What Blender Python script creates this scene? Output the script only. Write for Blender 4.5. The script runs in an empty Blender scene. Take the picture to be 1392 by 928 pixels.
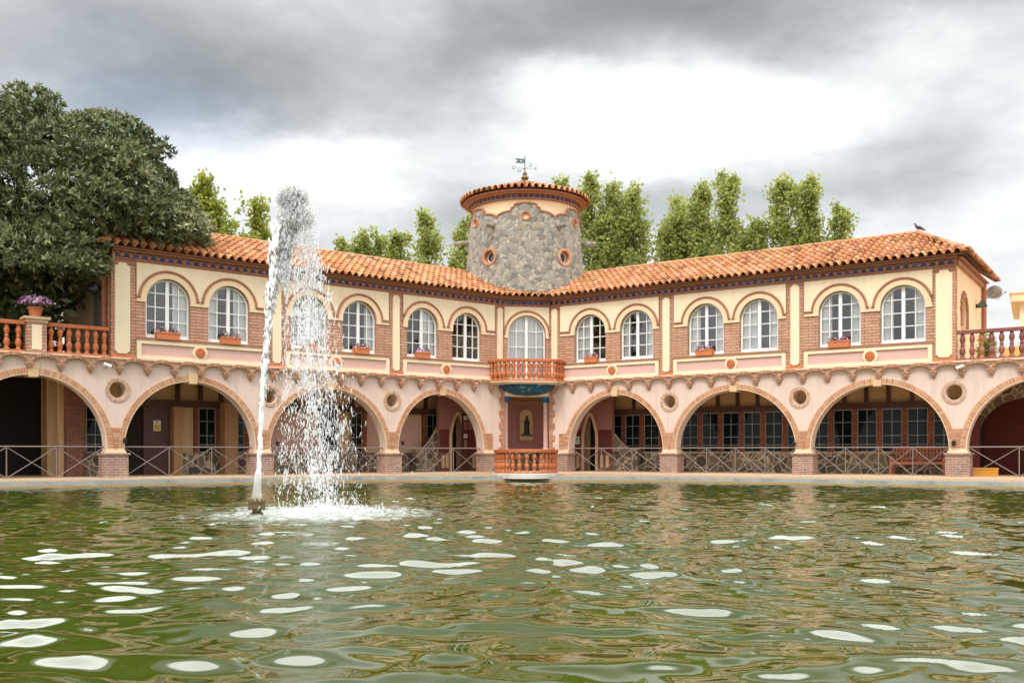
import bpy, math, random
import numpy as np
from mathutils import Vector, Matrix, geometry
random.seed(7)
rng = np.random.default_rng(11)
PI = math.pi
scene = bpy.context.scene
col = scene.collection
CAMZ = 0.97
F = 1300.0

# ------------------------------------------------------------------ materials
def new_mat(name):
    m = bpy.data.materials.new(name); m.use_nodes = True
    nt = m.node_tree
    b = nt.nodes["Principled BSDF"]
    return m, nt, b
def N(nt, t, **kw):
    n = nt.nodes.new(t)
    for k, v in kw.items(): setattr(n, k, v)
    return n
def lk(nt, a, b): nt.links.new(a, b)
def ramp(nt, fac, stops):
    r = N(nt, 'ShaderNodeValToRGB')
    e = r.color_ramp.elements
    while len(e) > 1: e.remove(e[-1])
    e[0].position = stops[0][0]; e[0].color = (*stops[0][1], 1)
    for p, c in stops[1:]:
        x = e.new(p); x.color = (*c, 1)
    lk(nt, fac, r.inputs[0]); return r.outputs[0]
def mixc(nt, fac, a, b, mode='MIX'):
    m = N(nt, 'ShaderNodeMix', data_type='RGBA', blend_type=mode)
    if isinstance(fac, (int, float)): m.inputs[0].default_value = fac
    else: lk(nt, fac, m.inputs[0])
    for i, v in ((6, a), (7, b)):
        if isinstance(v, tuple): m.inputs[i].default_value = (*v, 1)
        else: lk(nt, v, m.inputs[i])
    return m.outputs[2]
def math_(nt, op, a, b=None, c=None, clamp=False):
    m = N(nt, 'ShaderNodeMath', operation=op); m.use_clamp = clamp
    for i, v in enumerate((a, b, c)):
        if v is None: continue
        if isinstance(v, (int, float)): m.inputs[i].default_value = v
        else: lk(nt, v, m.inputs[i])
    return m.outputs[0]
def objco(nt): return N(nt, 'ShaderNodeTexCoord').outputs['Object']
def noise(nt, vec, scale, detail=4, rough=.6):
    n = N(nt, 'ShaderNodeTexNoise'); n.inputs['Scale'].default_value = scale
    n.inputs['Detail'].default_value = detail; n.inputs['Roughness'].default_value = rough
    if vec is not None: lk(nt, vec, n.inputs['Vector'])
    return n.outputs['Fac']
def bump(nt, b, h, strength=.3, dist=.02):
    n = N(nt, 'ShaderNodeBump'); n.inputs['Strength'].default_value = strength; n.inputs['Distance'].default_value = dist
    lk(nt, h, n.inputs['Height']); lk(nt, n.outputs[0], b.inputs['Normal'])
def sc3(c, k): return tuple(x * k for x in c)

def plaster(name, c, stain=.25, dark=(.30, .24, .19)):
    m, nt, b = new_mat(name); co = objco(nt)
    n1 = noise(nt, co, 1.3, 6, .65)
    mp = N(nt, 'ShaderNodeMapping'); mp.inputs['Scale'].default_value = (5, 5, .7); lk(nt, co, mp.inputs['Vector'])
    n2 = noise(nt, mp.outputs[0], 1.0, 5, .7)
    c1 = mixc(nt, n1, sc3(c, .9), sc3(c, 1.06))
    f = N(nt, 'ShaderNodeMapRange'); f.inputs[1].default_value = .50; f.inputs[2].default_value = .78; f.inputs[4].default_value = stain
    lk(nt, n2, f.inputs[0])
    lk(nt, mixc(nt, f.outputs[0], c1, dark), b.inputs['Base Color'])
    b.inputs['Roughness'].default_value = .9
    bump(nt, b, noise(nt, co, 22, 5, .6), .25, .01)
    return m
def plain(name, c, rough=.7, metal=0, var=.12, scale=6, bmp=.1):
    m, nt, b = new_mat(name); co = objco(nt)
    n1 = noise(nt, co, scale, 5, .65)
    lk(nt, mixc(nt, n1, sc3(c, 1 - var * 1.6), sc3(c, 1 + var * 1.6)), b.inputs['Base Color'])
    b.inputs['Roughness'].default_value = rough; b.inputs['Metallic'].default_value = metal
    if bmp: bump(nt, b, noise(nt, co, scale * 6, 3), bmp, .005)
    return m
def brick(name, c1, c2, mortar, w=.25, h=.07, ms=.011, stain=.3, bstr=.9):
    m, nt, b = new_mat(name); co = objco(nt)
    s = N(nt, 'ShaderNodeSeparateXYZ'); lk(nt, co, s.inputs[0])
    cx = N(nt, 'ShaderNodeCombineXYZ')
    wob = math_(nt, 'MULTIPLY', math_(nt, 'SUBTRACT', noise(nt, co, 3.0, 2), .5), .03)
    lk(nt, math_(nt, 'ADD', s.outputs[0], s.outputs[1]), cx.inputs[0]); lk(nt, math_(nt, 'ADD', s.outputs[2], wob), cx.inputs[1])
    t = N(nt, 'ShaderNodeTexBrick')
    t.inputs['Scale'].default_value = 1; t.inputs['Brick Width'].default_value = w; t.inputs['Row Height'].default_value = h
    t.inputs['Mortar Size'].default_value = ms; t.inputs['Mortar Smooth'].default_value = .3; t.inputs['Bias'].default_value = 0
    t.inputs['Color1'].default_value = (*c1, 1); t.inputs['Color2'].default_value = (*c2, 1); t.inputs['Mortar'].default_value = (*mortar, 1)
    lk(nt, cx.outputs[0], t.inputs['Vector'])
    n1 = noise(nt, co, 2.2, 6, .7)
    k = N(nt, 'ShaderNodeMapRange'); k.inputs[1].default_value = .3; k.inputs[2].default_value = .75; k.inputs[3].default_value = 1 - stain; k.inputs[4].default_value = 1.12
    lk(nt, n1, k.inputs[0])
    cc = N(nt, 'ShaderNodeCombineColor')
    for i in range(3): lk(nt, k.outputs[0], cc.inputs[i])
    lk(nt, mixc(nt, 1.0, t.outputs['Color'], cc.outputs[0], 'MULTIPLY'), b.inputs['Base Color'])
    b.inputs['Roughness'].default_value = .9
    hh = math_(nt, 'ADD', math_(nt, 'MULTIPLY', t.outputs['Fac'], -1.0), math_(nt, 'MULTIPLY', noise(nt, co, 30, 3), .35))
    bump(nt, b, hh, bstr, .02)
    return m
def attr_mat(name, stops, rough=.8, extra=None, bmp=.2, spec=.3, noise_scale=9, noise_amt=.25):
    """colour of each piece from its own random attribute 'rnd'"""
    m, nt, b = new_mat(name); co = objco(nt)
    a = N(nt, 'ShaderNodeAttribute'); a.attribute_name = 'rnd'
    c = ramp(nt, a.outputs['Fac'], stops)
    n1 = noise(nt, co, noise_scale, 5, .7)
    k = N(nt, 'ShaderNodeMapRange'); k.inputs[1].default_value = .25; k.inputs[2].default_value = .75; k.inputs[3].default_value = 1 - noise_amt; k.inputs[4].default_value = 1 + noise_amt * .6
    lk(nt, n1, k.inputs[0])
    cc = N(nt, 'ShaderNodeCombineColor')
    for i in range(3): lk(nt, k.outputs[0], cc.inputs[i])
    c = mixc(nt, 1.0, c, cc.outputs[0], 'MULTIPLY')
    if extra:
        ns, lo, hi, ec = extra
        f = N(nt, 'ShaderNodeMapRange'); f.inputs[1].default_value = lo; f.inputs[2].default_value = hi
        lk(nt, noise(nt, co, ns, 6, .75), f.inputs[0])
        c = mixc(nt, f.outputs[0], c, ec)
    lk(nt, c, b.inputs['Base Color'])
    b.inputs['Roughness'].default_value = rough; b.inputs['Specular IOR Level'].default_value = spec
    if bmp: bump(nt, b, noise(nt, co, 30, 4), bmp, .01)
    return m
def stone(name, stops, mortar, scale=3.2, edge=.035, warp=.25, bstr=1.0):
    m, nt, b = new_mat(name); co = objco(nt)
    nn = N(nt, 'ShaderNodeTexNoise'); nn.inputs['Scale'].default_value = 2.5; nn.inputs['Detail'].default_value = 3; lk(nt, co, nn.inputs['Vector'])
    ad = N(nt, 'ShaderNodeVectorMath', operation='MULTIPLY_ADD'); lk(nt, nn.outputs['Color'], ad.inputs[0]); ad.inputs[1].default_value = (warp,) * 3; lk(nt, co, ad.inputs[2])
    v1 = N(nt, 'ShaderNodeTexVoronoi'); v1.inputs['Scale'].default_value = scale; lk(nt, ad.outputs[0], v1.inputs['Vector'])
    v2 = N(nt, 'ShaderNodeTexVoronoi', feature='DISTANCE_TO_EDGE'); v2.inputs['Scale'].default_value = scale; lk(nt, ad.outputs[0], v2.inputs['Vector'])
    s = N(nt, 'ShaderNodeSeparateColor'); lk(nt, v1.outputs['Color'], s.inputs[0])
    c = ramp(nt, s.outputs[0], stops)
    n1 = noise(nt, co, 7, 6, .75)
    c = mixc(nt, math_(nt, 'MULTIPLY', n1, .55), c, sc3(stops[0][1], .75))
    f = N(nt, 'ShaderNodeMapRange'); f.inputs[1].default_value = edge * .5; f.inputs[2].default_value = edge * 1.3; f.inputs[3].default_value = 1; f.inputs[4].default_value = 0
    lk(nt, v2.outputs['Distance'], f.inputs[0])
    lk(nt, mixc(nt, f.outputs[0], c, mortar), b.inputs['Base Color']); b.inputs['Roughness'].default_value = .92
    h = math_(nt, 'ADD', math_(nt, 'MINIMUM', v2.outputs['Distance'], .12), math_(nt, 'MULTIPLY', n1, .12))
    bump(nt, b, h, bstr, .12)
    return m
def leafmat(name, stops, trans=.35, rough=.45, spec=.4):
    m, nt, b = new_mat(name)
    a = N(nt, 'ShaderNodeAttribute'); a.attribute_name = 'rnd'
    c = ramp(nt, a.outputs['Fac'], stops)
    lk(nt, c, b.inputs['Base Color']); b.inputs['Roughness'].default_value = rough; b.inputs['Specular IOR Level'].default_value = spec
    t = N(nt, 'ShaderNodeBsdfTranslucent'); lk(nt, mixc(nt, .5, c, (.30, .38, .06), 'MIX') if trans > .3 else c, t.inputs[0])
    mx = N(nt, 'ShaderNodeMixShader'); mx.inputs[0].default_value = trans
    lk(nt, b.outputs[0], mx.inputs[1]); lk(nt, t.outputs[0], mx.inputs[2])
    lk(nt, mx.outputs[0], nt.nodes['Material Output'].inputs[0])
    return m

M = {}
M['cream'] = plaster('cream_plaster', (.84, .70, .49), .30, (.48, .37, .26))
M['band'] = plaster('peach_plaster', (.82, .60, .385), .2, (.5, .34, .22))
M['tan'] = plaster('tan_plaster', (.69, .535, .455), .6, (.40, .32, .27))
M['pink'] = plaster('pink_plaster', (.66, .42, .36), .12, (.42, .28, .23))
M['mauve'] = plaster('mauve_plaster', (.40, .18, .165), .2, (.25, .12, .11))
M['maroon'] = plaster('maroon_plaster', (.16, .035, .028), .2, (.08, .03, .02))
M['brown'] = plain('brown_moulding', (.36, .165, .095), .85)
M['terracotta'] = plain('terracotta', (.55, .17, .06), .7, 0, .14, 8, .2)
M['baluster'] = attr_mat('glazed_terracotta', [(0, (.42, .10, .04)), (.5, (.56, .17, .055)), (1, (.66, .25, .09))], .5, None, .15, .4, 14, .4)
M['plum'] = attr_mat('plum_glazed_terracotta', [(0, (.17, .05, .045)), (.5, (.27, .085, .065)), (1, (.42, .15, .08))], .5, None, .15, .4, 14, .4)
M['brick'] = brick('orange_brick', (.62, .345, .225), (.53, .28, .18), (.31, .18, .12), .46, .098, .013, .25, 1.0)
M['pierbrick'] = brick('pink_brick', (.43, .245, .18), (.32, .165, .12), (.54, .41, .34), .24, .075, .014, .35)
M['redbrick'] = brick('red_brick', (.30, .09, .05), (.20, .06, .035), (.30, .20, .14), .25, .07, .013, .35)
M['mortar'] = plain('cream_mortar', (.70, .50, .34), .9)
M['voussoir'] = attr_mat('voussoir_brick', [(0, (.48, .22, .12)), (.5, (.56, .28, .16)), (1, (.62, .36, .23))], .9, None, .3, .2, 14, .3)
M['scallopbrick'] = attr_mat('scallop_brick', [(0, (.36, .17, .10)), (.5, (.46, .23, .14)), (1, (.55, .32, .21))], .9, (3, .55, .8, (.25, .22, .17)), .3, .2, 14, .35)
M['tile'] = attr_mat('roof_tile', [(0, (.18, .085, .045)), (.07, (.32, .135, .065)), (.3, (.45, .185, .085)), (.75, (.52, .245, .125)), (1, (.57, .32, .20))], .9, (2.6, .52, .66, (.42, .25, .05)), .25, .2, 12, .35)
M['blue'] = attr_mat('blue_glazed_tile', [(0, (.012, .018, .075)), (.7, (.03, .04, .16)), (1, (.05, .08, .24))], .3, None, 0)
M['mosaic'] = stone('blue_mosaic', [(0, (.005, .05, .10)), (.6, (.01, .10, .19)), (.93, (.02, .17, .27)), (1, (.5, .55, .5))], (.03, .09, .12), 14, .02, .1, .4)
M['bluecap'] = plain('blue_capital', (.01, .11, .30), .4)
M['towerstone'] = stone('tower_rubble', [(0, (.17, .162, .145)), (.3, (.30, .285, .245)), (.6, (.41, .38, .31)), (.88, (.55, .48, .37)), (1, (.42, .29, .19))], (.27, .25, .215), 5.8, .045, .24, 1.0)
M['dado'] = stone('dado_rubble', [(0, (.10, .08, .06)), (.4, (.20, .155, .11)), (.8, (.30, .23, .15)), (1, (.37, .28, .19))], (.55, .45, .33), 3.0, .05, .25, .8)
M['white'] = plain('white_paint', (.82, .82, .80), .45, 0, .03)
M['curtain'] = plain('curtain_cloth', (.92, .93, .92), .9, 0, .03)
M['room'] = plain('room_shade', (.045, .035, .03), .9)  # near-black colour stands in for the unlit rooms
M['black'] = plain('passage_shade', (.018, .012, .009), .9)  # near-black colour stands in for unlit passages and doorways
M['wood'] = plain('dark_wood', (.085, .03, .018), .6, 0, .25, 3)
M['door'] = plain('maroon_door', (.075, .018, .014), .5, 0, .2, 3)
M['ochre'] = plaster('ochre_render', (.42, .24, .12), .5, (.22, .12, .06))
M['peach'] = plaster('inner_cream', (.68, .47, .27), .2, (.42, .28, .16))
M['mullion'] = brick('mullion_terracotta', (.27, .08, .04), (.22, .06, .03), (.38, .18, .12), .6, .34, .012, .3, .3)
M['ironwhite'] = plain('glazing_bar', (.36, .38, .36), .5)
M['bench'] = plain('bench_timber', (.42, .11, .045), .45, 0, .2, 5)
M['rail'] = plain('rail_metal', (.21, .165, .145), .5, .1)
M['iron'] = plain('black_iron', (.02, .02, .02), .5, .3)
M['copper'] = plain('green_copper', (.08, .15, .12), .6, .3, .3)
M['bronze'] = plain('bronze', (.16, .12, .06), .45, .6, .3, 20)
M['pave'] = plaster('sandy_paving', (.44, .31, .20), .45, (.26, .20, .15))
M['step'] = plaster('step_stone', (.62, .45, .29), .5, (.35, .24, .15))
M['curbtop'] = plaster('curb_tiles', (.40, .44, .42), .6, (.24, .30, .32))
M['sandstone'] = plaster('pale_slab', (.66, .62, .55), .4, (.35, .3, .25))
M['trunk'] = plain('bark', (.12, .09, .065), .95, 0, .3, 4, .4)
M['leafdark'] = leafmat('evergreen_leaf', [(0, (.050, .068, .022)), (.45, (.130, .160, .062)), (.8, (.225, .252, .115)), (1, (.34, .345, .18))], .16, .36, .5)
M['leafpop'] = leafmat('poplar_leaf', [(0, (.15, .18, .045)), (.5, (.35, .385, .115)), (1, (.53, .53, .20))], .55, .5)
M['leafyel'] = leafmat('yellowgreen_leaf', [(0, (.14, .17, .02)), (.5, (.28, .30, .04)), (1, (.42, .39, .06))], .5, .5)
M['petal'] = attr_mat('violet_petal', [(0, (.30, .10, .34)), (.5, (.52, .25, .50)), (1, (.82, .62, .74))], .8, None, 0, .2)
M['yellow'] = plain('yellow_plastic', (.62, .27, .02), .5, 0, .1)
M['yellowpaint'] = plaster('yellow_render', (.62, .40, .10), .3)
M['paper'] = plain('paper', (.8, .8, .78), .8, 0, .03)
M['signyellow'] = plain('sign_yellow', (.75, .48, .03), .6, 0, .05)
M['signblack'] = plain('sign_black', (.03, .03, .03), .6, 0, .05)
M['signred'] = plain('sign_red', (.5, .05, .03), .6, 0, .05)
M['grey'] = plain('grey_metal', (.30, .31, .31), .5, .3)
M['pigeon'] = plain('pigeon_feather', (.09, .09, .10), .7, 0, .3, 12)
M['darkglobe'] = plain('dark_globe', (.03, .03, .032), .25)
M['copperpipe'] = plain('painted_pipe', (.36, .12, .06), .6)

def glass(name, tint, fac, transparent=True):
    m, nt, b = new_mat(name)
    g = N(nt, 'ShaderNodeBsdfGlossy'); g.inputs['Roughness'].default_value = .03
    fr = N(nt, 'ShaderNodeLayerWeight'); fr.inputs['Blend'].default_value = .25
    f = math_(nt, 'ADD', math_(nt, 'MULTIPLY', fr.outputs['Fresnel'], .8 if transparent else .12), fac, clamp=True)
    mx = N(nt, 'ShaderNodeMixShader'); lk(nt, f, mx.inputs[0])
    if transparent:
        t = N(nt, 'ShaderNodeBsdfTransparent'); t.inputs[0].default_value = (*tint, 1)
        lk(nt, t.outputs[0], mx.inputs[1])
    else:
        d = N(nt, 'ShaderNodeBsdfDiffuse'); d.inputs[0].default_value = (*tint, 1); lk(nt, d.outputs[0], mx.inputs[1])
    lk(nt, g.outputs[0], mx.inputs[2]); lk(nt, mx.outputs[0], nt.nodes['Material Output'].inputs[0])
    return m
M['pane'] = glass('window_glass', (.95, .96, .96), .12)
M['darkpane'] = glass('dark_glass', (.004, .010, .010), .012, False)
M['bluepane'] = glass('blue_glass', (.05, .07, .10), .12, False)

# ------------------------------------------------------------------ mesh builder
def smooth_arc(cx, cz, rx, rz, a0, a1, n):
    return [(cx + rx * math.cos(a0 + (a1 - a0) * i / n), cz + rz * math.sin(a0 + (a1 - a0) * i / n)) for i in range(n + 1)]
class MB:
    def __init__(s): s.v = []; s.f = []; s.m = []; s.r = []
    def add(s, vs, fs, mi=0, rnd=None):
        o = len(s.v); s.v += [tuple(p) for p in vs]
        rr = random.random() if rnd is None else rnd
        for f in fs:
            s.f.append([i + o for i in f]); s.m.append(mi); s.r.append(rr)
        return s
    def box(s, x0, x1, y0, y1, z0, z1, mi=0, rnd=None):
        v = [(x0, y0, z0), (x1, y0, z0), (x1, y1, z0), (x0, y1, z0), (x0, y0, z1), (x1, y0, z1), (x1, y1, z1), (x0, y1, z1)]
        return s.add(v, [(0, 3, 2, 1), (4, 5, 6, 7), (0, 1, 5, 4), (1, 2, 6, 5), (2, 3, 7, 6), (3, 0, 4, 7)], mi, rnd)
    def plate(s, outer, holes, y0, y1, mi=0, axis='y'):
        """polygon in the x-z plane (or x-y when axis is 'z'), thickness y0 (front) .. y1 (back)"""
        loops = [outer] + list(holes)
        tris = geometry.tessellate_polygon([[Vector((p[0], p[1], 0)) for p in l] for l in loops])
        pts = [p for l in loops for p in l]
        n = len(pts)
        mk = (lambda p, y: (p[0], y, p[1])) if axis == 'y' else (lambda p, y: (p[0], p[1], y))
        vs = [mk(p, y0) for p in pts] + [mk(p, y1) for p in pts]
        fs = []
        for a, b, c in tris:
            A, B, C = pts[a], pts[b], pts[c]
            cr = (B[0] - A[0]) * (C[1] - A[1]) - (B[1] - A[1]) * (C[0] - A[0])
            if abs(cr) < 1e-10: continue
            if cr < 0: b, c = c, b
            fs.append((a, b, c)); fs.append((n + a, n + c, n + b))
        k = 0
        for li, l in enumerate(loops):
            L = len(l)
            ar = sum(l[i][0] * l[(i + 1) % L][1] - l[(i + 1) % L][0] * l[i][1] for i in range(L))
            flip = (ar < 0) != (li > 0)
            for i in range(L):
                a, b = k + i, k + (i + 1) % L
                fs.append((a, n + a, n + b, b) if flip is False else (a, b, n + b, n + a))
            k += L
        return s.add(vs, fs, mi)
    def wedge_ring(s, cx, cz, rxi, rzi, rxo, rzo, a0, a1, n, y0, y1, gap=.22, mi=0):
        """n separate bricks set radially round an arch"""
        for i in range(n):
            t0 = a0 + (a1 - a0) * (i + gap * .5) / n; t1 = a0 + (a1 - a0) * (i + 1 - gap * .5) / n
            p = [(cx + rxi * math.cos(t0), cz + rzi * math.sin(t0)), (cx + rxo * math.cos(t0), cz + rzo * math.sin(t0)),
                 (cx + rxo * math.cos(t1), cz + rzo * math.sin(t1)), (cx + rxi * math.cos(t1), cz + rzi * math.sin(t1))]
            yy = y0 - random.uniform(0, .006)
            v = [(a, yy, b) for a, b in p] + [(a, y1, b) for a, b in p]
            s.add(v, [(0, 1, 2, 3), (7, 6, 5, 4), (0, 4, 5, 1), (1, 5, 6, 2), (2, 6, 7, 3), (3, 7, 4, 0)], mi)
        return s
    def tube(s, path, r, seg=8, mi=0, cap=True, rnd=None):
        P = [Vector(p) for p in path]; n = len(P)
        R = r if isinstance(r, (list, tuple)) else [r] * n
        vs = []; up = None
        for i, p in enumerate(P):
            t = (P[min(i + 1, n - 1)] - P[max(i - 1, 0)]).normalized()
            if up is None: up = Vector((0, 0, 1)) if abs(t.z) < .9 else Vector((0, 1, 0))
            a = t.cross(up)
            if a.length < 1e-4: a = t.cross(Vector((1, 0, 0)))
            a.normalize(); b = a.cross(t).normalized(); up = b
            for k in range(seg):
                w = 2 * PI * k / seg
                rr = R[i]
                ra, rb = (rr if isinstance(rr, tuple) else (rr, rr))
                vs.append(p + a * math.cos(w) * ra + b * math.sin(w) * rb)
        fs = [(i * seg + k, i * seg + (k + 1) % seg, (i + 1) * seg + (k + 1) % seg, (i + 1) * seg + k) for i in range(n - 1) for k in range(seg)]
        if cap: fs += [tuple(range(seg))[::-1], tuple((n - 1) * seg + k for k in range(seg))]
        return s.add(vs, fs, mi, rnd)
    def lathe(s, prof, c=(0, 0, 0), seg=16, mi=0, rnd=None, a0=0, a1=2 * PI):
        full = abs(a1 - a0 - 2 * PI) < 1e-6
        ns = seg if full else seg + 1
        vs = []
        for r, z in prof:
            for k in range(ns):
                w = a0 + (a1 - a0) * k / seg
                vs.append((c[0] + r * math.cos(w), c[1] + r * math.sin(w), c[2] + z))
        fs = []
        for i in range(len(prof) - 1):
            for k in range(seg):
                k2 = (k + 1) % ns
                fs.append((i * ns + k, i * ns + k2, (i + 1) * ns + k2, (i + 1) * ns + k))
        return s.add(vs, fs, mi, rnd)
    def xform(s, mat):
        s.v = [tuple(mat @ Vector(p)) for p in s.v]; return s
    def build(s, name, mats, parent=None, loc=(0, 0, 0), rz=0, smooth=False):
        me = bpy.data.meshes.new(name)
        me.from_pydata(s.v, [], s.f)
        if not isinstance(mats, (list, tuple)): mats = [mats]
        for m in mats: me.materials.append(m)
        me.polygons.foreach_set('material_index', s.m)
        at = me.attributes.new('rnd', 'FLOAT', 'FACE'); at.data.foreach_set('value', s.r)
        if smooth: me.polygons.foreach_set('use_smooth', [True] * len(s.f))
        me.update()
        o = bpy.data.objects.new(name, me); col.objects.link(o)
        o.location = loc; o.rotation_euler = (0, 0, rz)
        if parent: o.parent = parent
        return o
def np_mesh(name, V, Q, mats, rnd, parent=None, loc=(0, 0, 0), mi=None):
    me = bpy.data.meshes.new(name)
    k = Q.shape[1]
    me.vertices.add(len(V)); me.vertices.foreach_set('co', V.astype(np.float32).ravel())
    me.loops.add(Q.size); me.loops.foreach_set('vertex_index', Q.astype(np.int32).ravel())
    me.polygons.add(len(Q)); me.polygons.foreach_set('loop_start', np.arange(0, Q.size, k, dtype=np.int32))
    me.polygons.foreach_set('loop_total', np.full(len(Q), k, dtype=np.int32))
    if not isinstance(mats, (list, tuple)): mats = [mats]
    for m in mats: me.materials.append(m)
    if mi is not None: me.polygons.foreach_set('material_index', mi.astype(np.int32))
    at = me.attributes.new('rnd', 'FLOAT', 'FACE'); at.data.foreach_set('value', rnd.astype(np.float32))
    me.update(calc_edges=True); me.validate()
    o = bpy.data.objects.new(name, me); col.objects.link(o); o.location = loc
    if parent: o.parent = parent
    return o
def tag(o, label=None, cat=None, group=None, kind=None):
    if label: o['label'] = label
    if cat: o['category'] = cat
    if group: o['group'] = group
    if kind: o['kind'] = kind
    return o
def empty(name, loc, rz=0, label=None, cat=None, group=None):
    o = bpy.data.objects.new(name, None); col.objects.link(o)
    o.location = loc; o.rotation_euler = (0, 0, rz); o.empty_display_size = .2
    return tag(o, label, cat, group)
def dup(o, parent=None, loc=None, rz=None):
    """copy of one object and of everything under it"""
    c = o.copy(); col.objects.link(c)
    if parent is not None: c.parent = parent
    if loc is not None: c.location = loc
    if rz is not None: c.rotation_euler = (0, 0, rz)
    for ch in [x for x in scene.objects if x.parent == o]: dup(ch, c)
    return c

# ------------------------------------------------------------------ frames: where each wing of the building stands
class Frame:
    """x runs along the wall, y into the building, z up"""
    def __init__(s, ox, oy, a):
        s.o = (ox, oy); s.a = a; s.c = math.cos(a); s.s = math.sin(a)
    def u(s, px, y=0.0):
        t = (px - 696.0) / F
        X0 = s.o[0] - s.s * y; Y0 = s.o[1] + s.c * y
        return (t * Y0 - X0) / (s.c - t * s.s)
    def w(s, u, y, z=0.0): return Vector((s.o[0] + u * s.c - y * s.s, s.o[1] + u * s.s + y * s.c, z))
    def z(s, py, px, y=0.0):
        d = s.w(s.u(px, y), y).y
        return CAMZ + (616.0 - py) / F * d
    def loc(s, x, y):
        dx, dy = x - s.o[0], y - s.o[1]
        return dx * s.c + dy * s.s, -dx * s.s + dy * s.c
def P(px, d): return ((px - 696.0) / F * d, d)
sL = lambda px: 271 - .1245 * (px - 160)
sR = lambda px: 203.9 + .104 * (px - 747)
a0, a1 = P(152, 7800 / sL(152)), P(685, 7800 / sL(685))
b0, b1 = P(747, 7800 / sR(747)), P(1299, 7800 / sR(1299))
FL = Frame(*a0, math.atan2(a1[1] - a0[1], a1[0] - a0[0]))
FR = Frame(*b0, math.atan2(b1[1] - b0[1], b1[0] - b0[0]))
FC = Frame(*a1, math.atan2(b0[1] - a1[1], b0[0] - a1[0]))
UL = math.dist(a0, a1); UR = math.dist(b0, b1); UC = math.dist(a1, b0)
DEPTH = 5.6
ZF = .25        # arcade floor
Z_SPR, Z_CR = 1.10, 3.22
Z_SC = 3.83     # top of the scalloped cornice
Z_PAN0, Z_PAN1 = 3.86, 4.44
Z_WIN, Z_WS, RW = 4.55, 5.69, .68
Z_TOP, Z_EAVE = 6.79, 6.97
print('frames', UL, UR, UC, math.degrees(FL.a), math.degrees(FC.a), math.degrees(FR.a))
# ================================================================== the building
ROOT = (0.6, 38.2, .19)
bld = empty('pavilion', ROOT, 0, 'long cream and brick arcaded pavilion with tiled roof and round stone tower behind the pool', 'building')
def put(mb, name, mats, fr=None, parent=bld, smooth=False):
    if fr is None: return mb.build(name, mats, parent, (-ROOT[0], -ROOT[1], -ROOT[2]), 0, smooth)
    return mb.build(name, mats, parent, (fr.o[0] - ROOT[0], fr.o[1] - ROOT[1], -ROOT[2]), fr.a, smooth)
def place(o, fr, u, y, z):
    p = fr.w(u, y, z); o.location = (p.x - ROOT[0], p.y - ROOT[1], p.z - ROOT[2]); o.rotation_euler = (0, 0, fr.a); return o

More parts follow.
